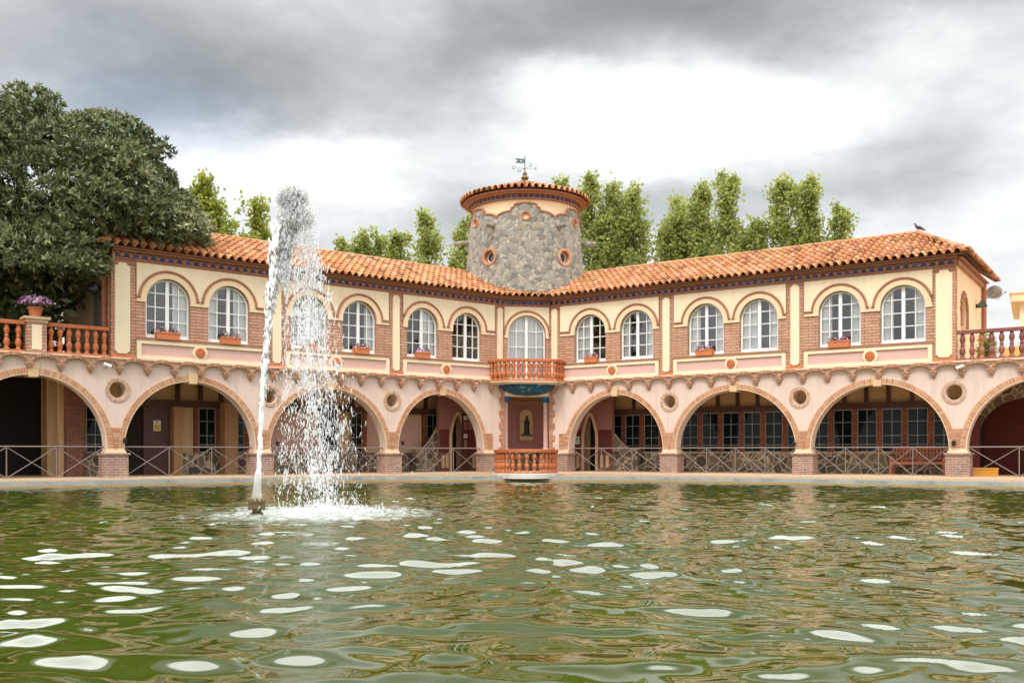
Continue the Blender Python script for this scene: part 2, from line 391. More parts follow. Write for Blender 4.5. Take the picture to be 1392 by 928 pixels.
# ---- lower arcade -------------------------------------------------
pierL = [FL.u(p) for p in (157, 357, 533, 664)]
pierR = [FR.u(p) for p in (766, 910, 1092, 1302)]
k0 = FL.u(45); pierL = [2 * k0 - pierL[0], *pierL]; pierL = [pierL[0] - 4.7, *pierL]
pierR = [*pierR, pierR[-1] + 4.75, pierR[-1] + 9.5]
PW = .26       # half clear width of an arch foot
bays = []
def arcade(fr, piers, ends, octs):
    holes = []
    mid = lambda i: (piers[i] + piers[i + 1]) / 2
    for i in range(len(piers) - 1):
        a = (piers[i + 1] - piers[i]) / 2 - PW
        c = mid(i); bays.append((fr, c, a))
        holes.append(smooth_arc(c, Z_SPR, a, Z_CR - Z_SPR, 0, PI, 40))
    # outline: down the left end, then along the bottom edge stepping over every arch
    out = [(ends[0], Z_SC - .02), (ends[0], Z_SPR)]
    for h in holes: out += h[::-1]
    out += [(ends[1], Z_SPR), (ends[1], Z_SC - .02)]
    oc = [smooth_arc(fr.u(px), 2.88, .245, .245, 0, 2 * PI * 31 / 32, 31) for px in octs]
    put(MB().plate(out[::-1], oc, 0, .42), 'arcade_wall', M['tan'], fr)
    for i in range(len(piers) - 1):
        a = (piers[i + 1] - piers[i]) / 2 - PW; c = mid(i)
        mb = MB()
        ro = .205
        outer = smooth_arc(c, Z_SPR, a + ro, Z_CR - Z_SPR + ro, 0, PI, 48); inner = smooth_arc(c, Z_SPR, a + .004, Z_CR - Z_SPR + .004, 0, PI, 48)
        mb.plate(outer + inner[::-1], [], -.018, .03, 0)
        n = int(a * 3.05 / .082)
        mb.wedge_ring(c, Z_SPR, a + .035, Z_CR - Z_SPR + .035, a + ro - .012, Z_CR - Z_SPR + ro - .012, .02, PI - .02, n, -.034, .0, .34, 1)
        # thin bead along the inner edge
        o2 = smooth_arc(c, Z_SPR, a + .03, Z_CR - Z_SPR + .03, 0, PI, 48); i2 = smooth_arc(c, Z_SPR, a + .0055, Z_CR - Z_SPR + .0055, 0, PI, 48)
        mb.plate(o2 + i2[::-1], [], -.03, -.0185, 2)
        put(mb, 'brick_arch', [M['mortar'], M['voussoir'], M['band']], fr)
        k = MB(); k.plate([(c - .125, Z_CR - .06), (c + .125, Z_CR - .06), (c + .165, Z_CR + .30), (c - .165, Z_CR + .30)], [], -.06, .4201)
        put(k, 'keystone', M['peach'], fr)
    for j, u in enumerate(piers):
        if u < ends[0] - .5 or u > ends[1] + .5: continue
        # brick apron between the feet of two arches
        a = (piers[min(j + 1, len(piers) - 1)] - piers[max(j - 1, 0)]) / 2
        aL = (piers[j] - piers[j - 1]) / 2 - PW if j > 0 else None
        aR = (piers[j + 1] - piers[j]) / 2 - PW if j < len(piers) - 1 else None
        ap = MB()
        nrow = 9
        for r in range(nrow):
            z0 = Z_SPR + r * .074; z1 = z0 + .058
            zz = (z0 + z1) / 2 - Z_SPR
            B = Z_CR - Z_SPR + .20
            def off(aa): return (aa + .20) * math.sqrt(max(0, 1 - (zz / B) ** 2))
            l = u - ((a / 1 if aL is None else (piers[j] - (piers[j - 1] + piers[j]) / 2) - off(aL))) if aL is not None else u - .2
            rgt = u + ((piers[j] + piers[j + 1]) / 2 - piers[j] - off(aR)) if aR is not None else u + .2
            l = max(l, ends[0]); rgt = min(rgt, ends[1])
            if rgt - l > .03:
                nb = max(1, int((rgt - l) / .16))
                for q in range(nb):
                    ap.box(l + (rgt - l) * q / nb + .006, l + (rgt - l) * (q + 1) / nb - .006, -.0335 - random.uniform(0, .004), -.001, z0, z1)
        if ap.v: put(ap, 'brick_apron', M['voussoir'], fr)
        hw = .35
        if j == len(piers) - 1 and fr is FL: hw = .24
        if j == 0 and fr is FR: hw = .24
        pb = MB(); pb.box(u - hw, u + hw, -.10, .50, .19, .925, 0)
        pb.box(u - hw - .04, u + hw + .04, -.14, .54, .925, .985, 0)
        put(pb, 'pier', M['pierbrick'], fr)
        ib = MB(); ib.box(u - min(.30, hw), u + min(.30, hw), -.045, .43, .986, 1.045); ib.box(u - min(.265, hw), u + min(.265, hw), -.03, .425, 1.045, Z_SPR + .002)
        put(ib, 'impost', M['band'], fr)
    for px in octs:
        mb = MB(); u = fr.u(px)
        o = smooth_arc(u, 2.88, .37, .37, 0, 2 * PI * 47 / 48, 47); i = smooth_arc(u, 2.88, .243, .243, 0, 2 * PI * 47 / 48, 47)
        mb.plate(o, [i], -.02, .03, 0)
        mb.wedge_ring(u, 2.88, .262, .262, .36, .36, 0, 2 * PI, 26, -.03, 0, .25, 1)
        put(mb, 'oculus', [M['mortar'], attr_ocu], fr)
attr_ocu = attr_mat('oculus_brick', [(0, (.50, .31, .23)), (1, (.62, .43, .34))], .9, None, .3, .2, 14, .3)
EXT = 9.0
arcade(FL, pierL, (-EXT, UL), (160, 367, 533))
arcade(FR, pierR, (0, UR + EXT), (910, 1087, 1297))
bays_vis = [b for b in bays]

# ---- scalloped brick cornice: one arch and one corbel, copied -----
SP = .825
sa = MB()
A, B = SP / 2 - .055, .21
o_ = smooth_arc(0, 3.535, A + .05, B + .085, 0, PI, 20); i_ = smooth_arc(0, 3.535, A, B, 0, PI, 20)
sa.plate(o_ + i_[::-1], [], -.13, .0, 0)
sa.wedge_ring(0, 3.535, A + .006, B + .006, A + .05, B + .10, .05, PI - .05, 15, -.16, -.10, .2, 1)
sa.box(-SP / 2, SP / 2, -.10, .001, 3.80, Z_SC + .03, 0)
scallop0 = sa.build('scallop_arch', [M['mortar'], M['scallopbrick']], bld)
cb = MB()
for q, (w, h0, h1, d) in enumerate(((.105, 3.51, 3.575, .15), (.082, 3.45, 3.51, .12), (.055, 3.395, 3.45, .085), (.028, 3.34, 3.395, .05))):
    cb.box(-w, w, -d, .0, h0, h1 - .004)
corbel0 = cb.build('corbel', M['scallopbrick'], bld)
first = [True, True]
def scallops(fr, ua, ub, ph):
    n0 = math.ceil((ua - ph) / SP); n1 = math.floor((ub - ph) / SP)
    for n in range(n0, n1 + 1):
        u = ph + n * SP
        c = corbel0 if first[0] else dup(corbel0, bld)
        first[0] = False; place(c, fr, u, 0, 0)
        if n < n1:
            s = scallop0 if first[1] else dup(scallop0, bld)
            first[1] = False; place(s, fr, u + SP / 2, 0, 0)
scallops(FL, -5.4, UL - .05, FL.u(162))
scallops(FR, .12, UR + 3.0, FR.u(1092))

# ---- upper storey -------------------------------------------------
winL = [229, 312, 421, 489, 575, 635]
winR = [802, 865, 959, 1031, 1141, 1227]
pilL = [(FL.u(166), .22, .20), (FL.u(376), .15, .165), (FL.u(538), .14, .165), (UL - .22, .13, .12)]
pilR = [(.25, .13, .13), (FR.u(906), .14, .165), (FR.u(1081), .15, .165), (UR - .33, .24, .10)]
mould = MB()
def window_loop(c, r, z0, n=20): return [(c - r, z0), (c + r, z0)] + smooth_arc(c, Z_WS, r, r, 0, PI, n)
def make_window(r, zbot, curtains):
    """frame origin at the middle of the sill line; x across"""
    H = Z_WS - zbot
    f = MB()
    fo = [(-r, 0), (r, 0)] + smooth_arc(0, H, r, r, 0, PI, 24)
    e = .06
    fi = [(-r + e, e * 1.6), (r - e, e * 1.6)] + smooth_arc(0, H, r - e, r - e, 0, PI, 24)
    f.plate(fo, [fi], 0, .08)
    f.box(-.055, .055, -.018, .075, .05, H + r - .04)                   # meeting stiles
    rows = 4
    zt = H + r
    for k in (-1, 1):
        x = k * (r * .53)
        f.box(x - .016, x + .016, .012, .06, .09, H + math.sqrt((r - .04) ** 2 - x * x))
    for q in range(1, rows):
        z = .08 + (zt - .12) * q / rows * 1.02
        hw = r - .03 if z < H else math.sqrt(max(.01, (r - .03) ** 2 - (z - H) ** 2))
        f.box(-hw, hw, .016, .056, z - .015, z + .015)
    f.box(-r - .03, r + .03, -.06, .07, -.045, -.002)
    fo_ = f.build('window', M['white'], bld)
    g = MB(); g.add([(x, .045, z) for x, z in fi], [tuple(range(len(fi)))[::1]])
    g.build('pane', M['pane'], fo_)
    for (x0, x1) in curtains:
        x0 *= r; x1 *= r
        n = max(8, int((x1 - x0) / .02)); vs = []; ph = random.uniform(0, 6)
        for i in range(n + 1):
            x = x0 + (x1 - x0) * i / n
            top = H + math.sqrt(max(.0, (r - .02) ** 2 - x * x))
            y = .13 + .009 * math.sin(x * 48 + ph) + .006 * math.sin(x * 23 + ph * 2)
            vs += [(x, y, .03), (x, y, top)]
        c = MB().add(vs, [(2 * i, 2 * i + 2, 2 * i + 3, 2 * i + 1) for i in range(n)])
        c.build('curtain', M['curtain'], fo_, smooth=True)
    return fo_
curt = {229: [(-.97, -.86), (.30, .97)], 312: [(-.97, -.45), (.33, .97)], 421: [(-.97, -.55), (.05, .97)], 489: [(.48, .97)], 575: [(.10, .97)], 635: [],
        802: [(-.97, -.12)], 865: [(-.97, -.52), (.55, .97)], 959: [(-.97, -.42), (.45, .97)], 1031: [(-.97, -.06), (.50, .97)],
        1141: [(-.97, -.45), (.46, .97)], 1227: [(-.97, -.48), (.54, .97)]}
planters = []
def upper(fr, U, wins, pils, ends):
    wc = [fr.u(p) for p in wins]
    # brick core with the window openings
    core = MB().plate([(0, Z_SC), (U, Z_SC), (U, Z_EAVE + .06), (0, Z_EAVE + .06)], [window_loop(c, RW + .015, Z_WIN - .02) for c in wc], 0, .30)
    put(core, 'upper_wall', M['brick'], fr)
    put(MB().box(.02, U - .02, .95, 1.0, Z_SC, Z_EAVE), 'room_shade_sheet', M['room'], fr)  # dark sheet in place of the unlit room behind the windows
    edges = []
    for i in range(len(pils) - 1):
        l = pils[i][0] + pils[i][1] + pils[i][2] - .03 + .03
        r = pils[i + 1][0] - pils[i + 1][1] - pils[i + 1][2]
        edges.append((l, r))
    for i, (l, r) in enumerate(edges):
        w2 = wc[2 * i:2 * i + 2]
        zb = 5.60
        # upper cream field, its lower edge following the two arches
        out = [(l, Z_TOP), (l, zb + .14)]
        R2 = .945
        for c in w2:
            out += [(max(c - R2, l), zb + .14)] if False else []
            out += [p for p in smooth_arc(c, Z_WS, R2 - .02, R2 - .02, PI - .06, .06, 28) if l + .01 < p[0] < r - .01]
        out += [(r, zb + .14), (r, Z_TOP)]
        # keep the two arcs from crossing
        m = (w2[0] + w2[1]) / 2
        clean = []
        na = 0
        for p in out: clean.append(p)
        arc1 = [p for p in smooth_arc(w2[0], Z_WS, R2 - .02, R2 - .02, PI - .06, .06, 40) if l + .005 < p[0] < m - .012]
        arc2 = [p for p in smooth_arc(w2[1], Z_WS, R2 - .02, R2 - .02, PI - .06, .06, 40) if m + .012 < p[0] < r - .005]
        clean = [(l, Z_TOP), (l, zb + .14)] + arc1 + arc2 + [(r, zb + .14), (r, Z_TOP)]
        put(MB().plate(clean[::-1], [], -.022, .02), 'plaster_field', M['cream'], fr)
        fb = MB()
        fb.box(l - .03, r + .03, -.032, .0, Z_TOP - .001, Z_TOP + .035); fb.box(l - .03, l + .001, -.032, 0, zb + .16, Z_TOP - .002); fb.box(r - .001, r + .03, -.032, 0, zb + .16, Z_TOP - .002)
        put(fb, 'field_border', M['brown'], fr)
        for q, c in enumerate(w2):
            lo = l if q == 0 else m; hi = m if q == 0 else r
            # peach archivolt with its legs
            A0 = [p for p in smooth_arc(c, Z_WS, .865, .865, 0, PI, 32)]
            oute = [(min(c + .865, hi - .002), zb)] + [(min(max(x, lo + .002), hi - .002), z) for x, z in A0] + [(max(c - .865, lo + .002), zb)]
            oute[0] = (hi - .002 if q == 0 else hi - .002, zb); oute.insert(1, (hi - .002, zb + .13)); oute[-1] = (lo + .002, zb); oute.insert(-1, (lo + .002, zb + .13))
            inn = [(c - RW - .005, zb)] + smooth_arc(c, Z_WS, RW + .005, RW + .005, PI, 0, 32) + [(c + RW + .005, zb)]
            put(MB().plate(oute + inn, [], -.045, .03), 'archivolt', M['band'], fr)
            # brown moulding over it
            mo = MB()
            t0 = .06
            pts = [(x, z) for x, z in smooth_arc(c, Z_WS, .90, .90, t0, PI - t0, 36) if lo + .03 < x < hi - .03]
            path = [(hi - .0 if q else min(hi, pts[0][0] + .05), -.05, pts[0][1])] + [(x, -.05, z) for x, z in pts] + [((lo if q == 0 else max(lo, pts[-1][0] - .05)), -.05, pts[-1][1])]
            mo.tube(path, (.042), 6); put(mo, 'arch_moulding', M['brown'], fr)
        # lower frame with the two pink recesses and the round boss
        mid_ = m
        bo = [(l, Z_PAN0 - .03), (r, Z_PAN0 - .03), (r, Z_PAN1), (l, Z_PAN1)]
        zc = (Z_PAN0 + Z_PAN1) / 2 - .005
        z0, z1 = 3.965, 4.325
        rr = .235; aa = math.asin(.18 / rr)
        arcL = smooth_arc(mid_, zc, rr, rr, PI - aa, PI + aa, 8); arcR = smooth_arc(mid_, zc, rr, rr, -aa, aa, 8)
        hl = [(l + .13, z0), (mid_ - rr * math.cos(aa), z0)] + arcL[::-1][1:-1] + [(mid_ - rr * math.cos(aa), z1), (l + .13, z1)]
        hr = [(mid_ + rr * math.cos(aa), z0), (r - .13, z0), (r - .13, z1), (mid_ + rr * math.cos(aa), z1)] + arcR[::-1][1:-1]
        put(MB().plate(bo, [hl, hr], -.07, -.0005), 'panel_frame', M['cream'], fr)
        put(MB().box(l + .02, r - .02, -.012, -.001, z0 - .05, z1 + .05), 'pink_panel', M['pink'], fr)
        put(MB().box(l - .02, r + .02, -.095, .02, Z_PAN1 + .001, Z_PAN1 + .045), 'sill_course', M['brown'], fr)
        md = MB()
        prof = [(.0, .055), (.03, .055), (.05, .03), (.075, .045), (.095, .028), (.115, .04), (.135, .03), (.142, .0)]
        for k in range(len(prof) - 1):
            pass
        seg = 28; vs = []; fs = []
        for (pr, ph) in prof:
            for k in range(seg):
                w = 2 * PI * k / seg
                hh = ph * (1 + (.35 if (k % 2 and .04 < pr < .13) else 0))
                vs.append((pr * math.cos(w), -.07 - hh, pr * math.sin(w)))
        for a in range(len(prof) - 1):
            for k in range(seg): fs.append((a * seg + k, a * seg + (k + 1) % seg, (a + 1) * seg + (k + 1) % seg, (a + 1) * seg + k))
        md.add(vs, fs)
        bo_ = place(md.build('round_boss', M['terracotta'], bld), fr, mid_, .0, zc); bo_.scale = (1.15, 1, 1.15)
    for px, c in zip(wins, wc):
        w = make_window(RW, Z_WIN, curt[px]); place(w, fr, c, .13, Z_WIN)
    for (u, hw, side) in pils:
        z0, z1 = 3.98, 6.72; ch = hw * .45
        loop = [(u - hw + ch, z0), (u + hw - ch, z0), (u + hw, z0 + ch), (u + hw, z1 - ch), (u + hw - ch, z1 - ch * .6), (u + hw - ch, z1), (u - hw + ch, z1), (u - hw + ch, z1 - ch * .6), (u - hw, z1 - ch), (u - hw, z0 + ch)]
        put(MB().plate(loop, [], -.05, .01), 'pilaster', M['cream'], fr)
        l, r = max(0, u - hw - side + .005), min(U, u + hw + side - .005)
        put(MB().box(l, r, -.028, .0, Z_PAN0 - .02, z0 - .02), 'pilaster_base', M['terracotta'], fr)
        put(MB().box(l + .0, r, -.018, .0, z1 - .02, Z_TOP + .03), 'pilaster_cap', M['brown'], fr)
    # eaves: brown frieze, dark blue glazed tiles in an arcade, brown drip course
    ev = MB()
    ev.box(0, U, -.055, .0, Z_TOP + .037, Z_TOP + .09)
    ev.box(-.02, U + .02, -.19, .0, 7.055, 7.10)
    put(ev, 'eaves_course', M['brown'], fr)
    bt = MB(); n = int(U / .262)
    bt.box(0, U, -.028, .0, Z_TOP + .091, 7.054, 0, .2)
    for k in range(n):
        c = (k + .5) * U / n
        arc = smooth_arc(c, Z_TOP + .10, .09, .135, 0, PI, 8)
        bt.plate(arc, [], -.075, -.03, 1)
    for k in range(n + 1):
        c = k * U / n
        bt.box(c - .018, c + .018, -.11, -.029, Z_TOP + .0915, 7.0535, 0)
        o = smooth_arc(min(max(c, .12), U - .12) if k in (0, n) else c, 0, .1, .1, 0, PI, 4)
    for k in range(n):
        c = (k + .5) * U / n
        o = smooth_arc(c, Z_TOP + .10, .122, .153, 0, PI, 8); i = smooth_arc(c, Z_TOP + .10, .09, .125, 0, PI, 8)
        bt.plate(o + i[::-1], [], -.105, -.03, 0)
    put(bt, 'glazed_eaves_tiles', [M['brown'], M['blue']], fr)
upper(FL, UL, winL, pilL, None)
upper(FR, UR, winR, pilR, None)
# centre bay
cw = UC / 2
core = MB().plate([(0, Z_SC), (UC, Z_SC), (UC, Z_EAVE + .06), (0, Z_EAVE + .06)], [window_loop(cw, .775, 3.86)], 0, .30)
put(core, 'upper_wall', M['brick'], FC)
put(MB().box(-.3, UC + .3, .95, 1.0, Z_SC, Z_EAVE), 'room_shade_sheet', M['room'], FC)  # dark sheet in place of the unlit centre room
outc = [(.02, Z_TOP), (.02, 5.62)] + [(.02 if x < .02 else (UC - .02 if x > UC - .02 else x), z) for x, z in smooth_arc(cw, Z_WS - .06, .87, .9, PI, 0, 30)] + [(UC - .02, 5.62), (UC - .02, Z_TOP)]
put(MB().plate(outc[::-1], [], -.022, .02), 'plaster_field', M['cream'], FC)
A0 = smooth_arc(cw, Z_WS, .90, .90, 0, PI, 32); inn = [(cw - .77, 5.55)] + smooth_arc(cw, Z_WS, .77, .77, PI, 0, 32) + [(cw + .77, 5.55)]
put(MB().plate([(cw + .90, 5.55)] + A0 + [(cw - .90, 5.55)] + inn, [], -.045, .03), 'archivolt', M['band'], FC)
put(MB().tube([(x, -.05, z) for x, z in smooth_arc(cw, Z_WS, .905, .93, .02, PI - .02, 36)], .04, 6), 'arch_moulding', M['brown'], FC)
w = make_window(.765, 3.88, [(-.97, -.02), (.02, .97)]); place(w, FC, cw, .13, 3.88)
ev = MB(); ev.box(-.05, UC + .05, -.055, .0, Z_TOP + .037, Z_TOP + .09); ev.box(-.06, UC + .06, -.19, .0, 7.055, 7.10); put(ev, 'eaves_course', M['brown'], FC)
bt = MB(); n = 8
bt.box(0, UC, -.028, .0, Z_TOP + .091, 7.054, 0, .2)
for k in range(n):
    c = (k + .5) * UC / n
    bt.plate(smooth_arc(c, Z_TOP + .10, .095, .135, 0, PI, 8), [], -.075, -.03, 1)
    bt.plate(smooth_arc(c, Z_TOP + .10, .113, .152, 0, PI, 8) + smooth_arc(c, Z_TOP + .10, .095, .135, 0, PI, 8)[::-1], [], -.105, -.03, 0)
put(bt, 'glazed_eaves_tiles', [M['brown'], M['blue']], FC)

# ---- roofs ---------------------------------------------------------
PITCH = math.atan2(1.42, DEPTH / 2 + .42); OVH = .42; TW, TL = .262, .40
def tiles(mb, W, S, keep, w0=0.0, TWx=TW):
    """barrel tiles on a plane: x along the eave, s up the slope, height along the normal -> list of (x, s, h)"""
    prof = [(-.5, .012), (-.36, .012), (-.33, .05), (-.2, .112), (0, .135), (.2, .112), (.33, .05), (.36, .012), (.5, .012)]
    nc = int(round(W / TWx)); rows = int(math.ceil(S / TL))
    for c in range(nc):
        x = w0 + (c + .5) * W / nc
        for r in range(rows):
            s0 = r * TL - random.uniform(0, .02); s1 = min((r + 1) * TL + .03, S)
            if not keep(x, (r + .5) * TL): continue
            jx = random.uniform(-.010, .010); lift = .035 + random.uniform(0, .012)
            vs = []
            for t, h in prof: vs.append((x + t * TWx * 1.0 + jx * (abs(t) < .4), s0, h + lift))
            for t, h in prof: vs.append((x + t * TWx * (.94 if abs(t) < .4 else 1), s1, h * .9))
            for t, h in prof: vs.append((x + t * TWx, s0, -.03 if r == 0 else 0))
            k = len(prof)
            fs = [(i, i + 1, k + i + 1, k + i) for i in range(k - 1)] + ([(2 * k + i, 2 * k + i + 1, i + 1, i) for i in range(k - 1)] if r else [])
            mb.add(vs, fs)
def slope_to_local(mb, ang, y0, z0):
    mb.v = [(x, y0 + s * math.cos(ang) - h * math.sin(ang), z0 + s * math.sin(ang) + h * math.cos(ang)) for x, s, h in mb.v]; return mb
tLC = math.tan((FL.a - FC.a) / 2); tCR = math.tan((FC.a - FR.a) / 2)
SL = (DEPTH / 2 + OVH) / math.cos(PITCH); ZE = 7.115
yy = lambda s: s * math.cos(PITCH) - OVH
HIPK = 2.12 / (DEPTH / 2 + OVH)
def sheet(x_of, y0=-OVH, y1=DEPTH / 2):
    pass
def roof(fr, lo, hi, x0, x1):
    mb = MB(); tiles(mb, x1 - x0, SL, lambda x, s: lo(yy(s)) - .12 < x < hi(yy(s)) + .12, x0)
    slope_to_local(mb, PITCH, -OVH, ZE)
    zr = ZE + SL * math.sin(PITCH)
    ya, yb = -OVH + .16, DEPTH / 2
    q = [(lo(ya), ya, ZE + .05), (hi(ya), ya, ZE + .05), (hi(yb), yb, zr - .02), (lo(yb), yb, zr - .02)]
    q2 = [(a, b, c - .05) for a, b, c in q]
    mb.add(q + q2, [(0, 1, 2, 3), (7, 6, 5, 4), (0, 4, 5, 1), (1, 5, 6, 2), (2, 6, 7, 3), (3, 7, 4, 0)], 1)
    # rear slope, seen by nobody from the pool: plain
    q = [(lo(yb), yb, zr - .02), (hi(yb), yb, zr - .02), (hi(yb), DEPTH + OVH, ZE), (lo(yb), DEPTH + OVH, ZE)]
    mb.add(q, [(0, 1, 2, 3)], 1)
    return put(mb, 'tiled_roof', [M['tile'], M['brown']], fr), zr
hipR = lambda y: UR + OVH - (y + OVH) * HIPK
hipL = lambda y: -OVH + (y + OVH) * HIPK
rL, ZR = roof(FL, hipL, lambda y: UL + y * tLC, -OVH - .1, UL + 1.4)
rR, _ = roof(FR, lambda y: -y * tCR, hipR, -1.4, UR + OVH + .1)
rC, _ = roof(FC, lambda y: -y * tLC, lambda y: UC + y * tCR, -1.0, UC + 1.0)
put(MB().box(.0, UL + .6, -.13, DEPTH + .1, 7.101, 7.215), 'attic_floor', M['brown'], FL)
put(MB().box(-.6, UR, -.13, DEPTH + .1, 7.102, 7.216), 'attic_floor', M['brown'], FR)
put(MB().box(-.1, UC + .1, -.13, .5, 7.103, 7.214), 'attic_floor', M['brown'], FC)
# hipped ends
HW = (DEPTH + 2 * OVH)
def hip_end(fr):
    run = 2.12; ang = math.atan2(1.42, run); S = run / math.cos(ang)
    mb = MB(); tiles(mb, HW, S, lambda x, s: abs(x - HW / 2) < HW / 2 * (1 - s / S) + .12, 0)
    slope_to_local(mb, ang, -OVH, ZE)
    mb.add([(0.2, -OVH + .14, ZE + .06), (HW - .2, -OVH + .14, ZE + .06), (HW / 2, run - OVH, ZR - .02)], [(0, 1, 2)], 1)
    return mb
eR = Frame(*FR.w(UR, -OVH)[:2], FR.a + PI / 2)
put(hip_end(eR), 'hip_roof', [M['tile'], M['brown']], eR)
eL = Frame(*FL.w(0, DEPTH + OVH)[:2], FL.a - PI / 2)
put(hip_end(eL), 'hip_roof', [M['tile'], M['brown']], eL)
def caps(a, b, name='ridge_tiles'):
    a, b = Vector(a), Vector(b); L = (b - a).length; n = max(2, int(L / .38)); d = (b - a) / n
    mb = MB(); side = d.cross(Vector((0, 0, 1))).normalized(); up = side.cross(d).normalized()
    for i in range(n):
        p, q = a + d * i, a + d * (i + 1.12)
        vs = []
        for (pt, r) in ((p, .125), (q, .105)):
            for k in range(7):
                w = PI * k / 6; vs.append(pt + side * r * math.cos(w) + up * (r * math.sin(w) - .02))
        mb.add(vs, [(k, k + 1, 8 + k, 7 + k) for k in range(6)] + [(6, 5, 4, 3, 2, 1, 0)])
    put(mb, name, M['tile'])
apR = FR.w(hipR(DEPTH / 2), DEPTH / 2, ZR + .05); apL = FL.w(hipL(DEPTH / 2), DEPTH / 2, ZR + .05)
caps(FR.w(UR + OVH, -OVH, ZE + .08), apR); caps(FR.w(UR + OVH, DEPTH + OVH, ZE + .08), apR)
caps(FL.w(-OVH, -OVH, ZE + .08), apL)
caps(FR.w(-1.2, DEPTH / 2, ZR + .05), apR); caps(FL.w(UL + 1.0, DEPTH / 2, ZR + .05), apL)

# ---- end walls ------------------------------------------------------
ER = Frame(*FR.w(UR, 0)[:2], FR.a + PI / 2); EL = Frame(*FL.w(0, DEPTH)[:2], FL.a - PI / 2)
nl = [(1.0, 3.86), (1.95, 3.86)] + smooth_arc(1.475, 5.5, .475, .475, 0, PI, 16)
put(MB().plate([(.01, 3.87), (DEPTH, 3.87), (DEPTH, 7.05), (.01, 7.05)], [[(x, max(z, 3.88)) for x, z in nl]], 0, .25), 'end_wall', M['band'], ER)
dd = MB(); dd.box(1.0, 1.95, .22, .24, 3.86, 6.0, 0); put(dd, 'niche_back', M['peach'], ER)
dd = MB(); dd.box(1.02, 1.30, .14, .19, 3.86, 5.3, 0); put(dd, 'balcony_door', M['white'], ER)
mo = MB(); mo.tube([(.94, -.03, 5.1), (.94, -.03, 5.5)] + [(x, -.03, z) for x, z in smooth_arc(1.475, 5.5, .535, .56, PI, 0, 24)] + [(2.01, -.03, 5.1)], .05, 6)
mo.tube([(.86, -.03, 5.1), (.99, -.03, 5.1)], .05, 6); mo.tube([(1.95, -.03, 5.1), (2.09, -.03, 5.1)], .05, 6)
for k in range(9):
    w = PI * (k + .5) / 9; mo.box(1.475 + .66 * math.cos(w) - .06, 1.475 + .66 * math.cos(w) + .06, -.05, 0, 5.5 + .68 * math.sin(w) - .05, 5.5 + .68 * math.sin(w) + .05)
put(mo, 'niche_moulding', M['brown'], ER)
qn = MB()
for k in range(36): qn.box(.0, .1 + .05 * (k % 2), -.03, .0, 3.9 + k * .085, 3.9 + k * .085 + .055)
put(qn, 'brick_quoin', M['voussoir'], ER); qn = MB()
for k in range(30): qn.box(DEPTH - .12, DEPTH - .0, -.05, .0, 3.9 + k * .1, 3.9 + k * .1 + .06)
put(qn, 'brick_quoin', M['voussoir'], ER)
put(MB().tube([(DEPTH - .45, -.09, 3.9), (DEPTH - .45, -.09, 7.0)], .075, 10), 'downpipe', M['copperpipe'], ER)
ev = MB(); ev.box(-.02, DEPTH + .02, -.19, -.001, 7.056, 7.099); ev.box(-.02, DEPTH, -.10, -.001, 6.86, 7.0); put(ev, 'eaves_course', M['brown'], ER)
put(MB().plate([(0, 3.87), (DEPTH - .01, 3.87), (DEPTH - .01, 7.05), (0, 7.05)], [], 0, .25), 'end_wall', M['cream'], EL)
qn = MB()
for k in range(36): qn.box(DEPTH - .12 - .04 * (k % 2), DEPTH, -.03, .0, 3.9 + k * .085, 3.9 + k * .085 + .055)
put(qn, 'brick_quoin', M['voussoir'], EL)
dp = MB(); dp.tube([(DEPTH - .45, -.1, 3.9), (DEPTH - .45, -.1, 7.0)], .08, 10)
for k in range(10): dp.tube([(DEPTH - .45, -.1, 4.0 + k * .3), (DEPTH - .45, -.1, 4.08 + k * .3)], .1, 10)
put(dp, 'downpipe', M['copperpipe'], EL)
dd = MB(); dd.box(DEPTH - 1.9, DEPTH - .95, -.02, -.003, 3.9, 6.2); put(dd, 'side_door', M['grey'], EL)
for fr, U in ((FL, UL), (FR, UR)): put(MB().box(.0, U, DEPTH - .25, DEPTH, .19, 7.05), 'back_wall', M['cream'], fr)

# ---- tower ----------------------------------------------------------
TX, TY = (713.5 - 696) / F * 40.75, 40.75
def trad(z): return 2.60 - (z - 7.0) * .07
def tprof(phi):
    t = (math.degrees(phi) + 30) % 60 - 30; t = abs(t)
    if t < 14.3: return 10.84 + .18 * math.sqrt(max(0, 1 - (t / 14.3) ** 2)) if t < 12 else 10.84
    return 10.46 + .24 * math.sqrt(max(0, 1 - ((t - 14.3) / 15.7) ** 2))
tower = MB()
big = [(-36.5, 8.92), (40.0, 8.92), (180, 8.92)]; small = [(0, 10.5), (60, 10.5), (-60, 10.5), (120, 10.5), (-120, 10.5), (180, 10.5)]
NA, NZ = 300, 64
def tpt(phi, z, r=None):
    r = trad(z) if r is None else r
    return (TX + r * math.sin(phi), TY - r * math.cos(phi), z)
vs = []; fs = []
for i in range(NA):
    phi = 2 * PI * i / NA; zt = tprof(phi)
    for j in range(NZ + 1):
        z = 6.9 + (zt - 6.9) * j / NZ; vs.append(tpt(phi, z))
for i in range(NA):
    for j in range(NZ):
        i2 = (i + 1) % NA
        phi = 2 * PI * (i + .5) / NA; z = 6.9 + (tprof(phi) - 6.9) * (j + .5) / NZ
        skip = False
        for lst, rr in ((big, .25), (small, .13)):
            for pd, zc in lst:
                dp_ = (phi - math.radians(pd) + PI) % (2 * PI) - PI
                if (dp_ * trad(zc)) ** 2 + (z - zc) ** 2 < rr * rr: skip = True
        if not skip: fs.append((i * (NZ + 1) + j, i2 * (NZ + 1) + j, i2 * (NZ + 1) + j + 1, i * (NZ + 1) + j + 1))
tower.add(vs, fs)
tow = put(tower, 'stone_tower', M['towerstone'])
def tput(mb, name, mats, smooth=False):
    o = mb.build(name, mats, tow, (0, 0, 0), 0, smooth); return o
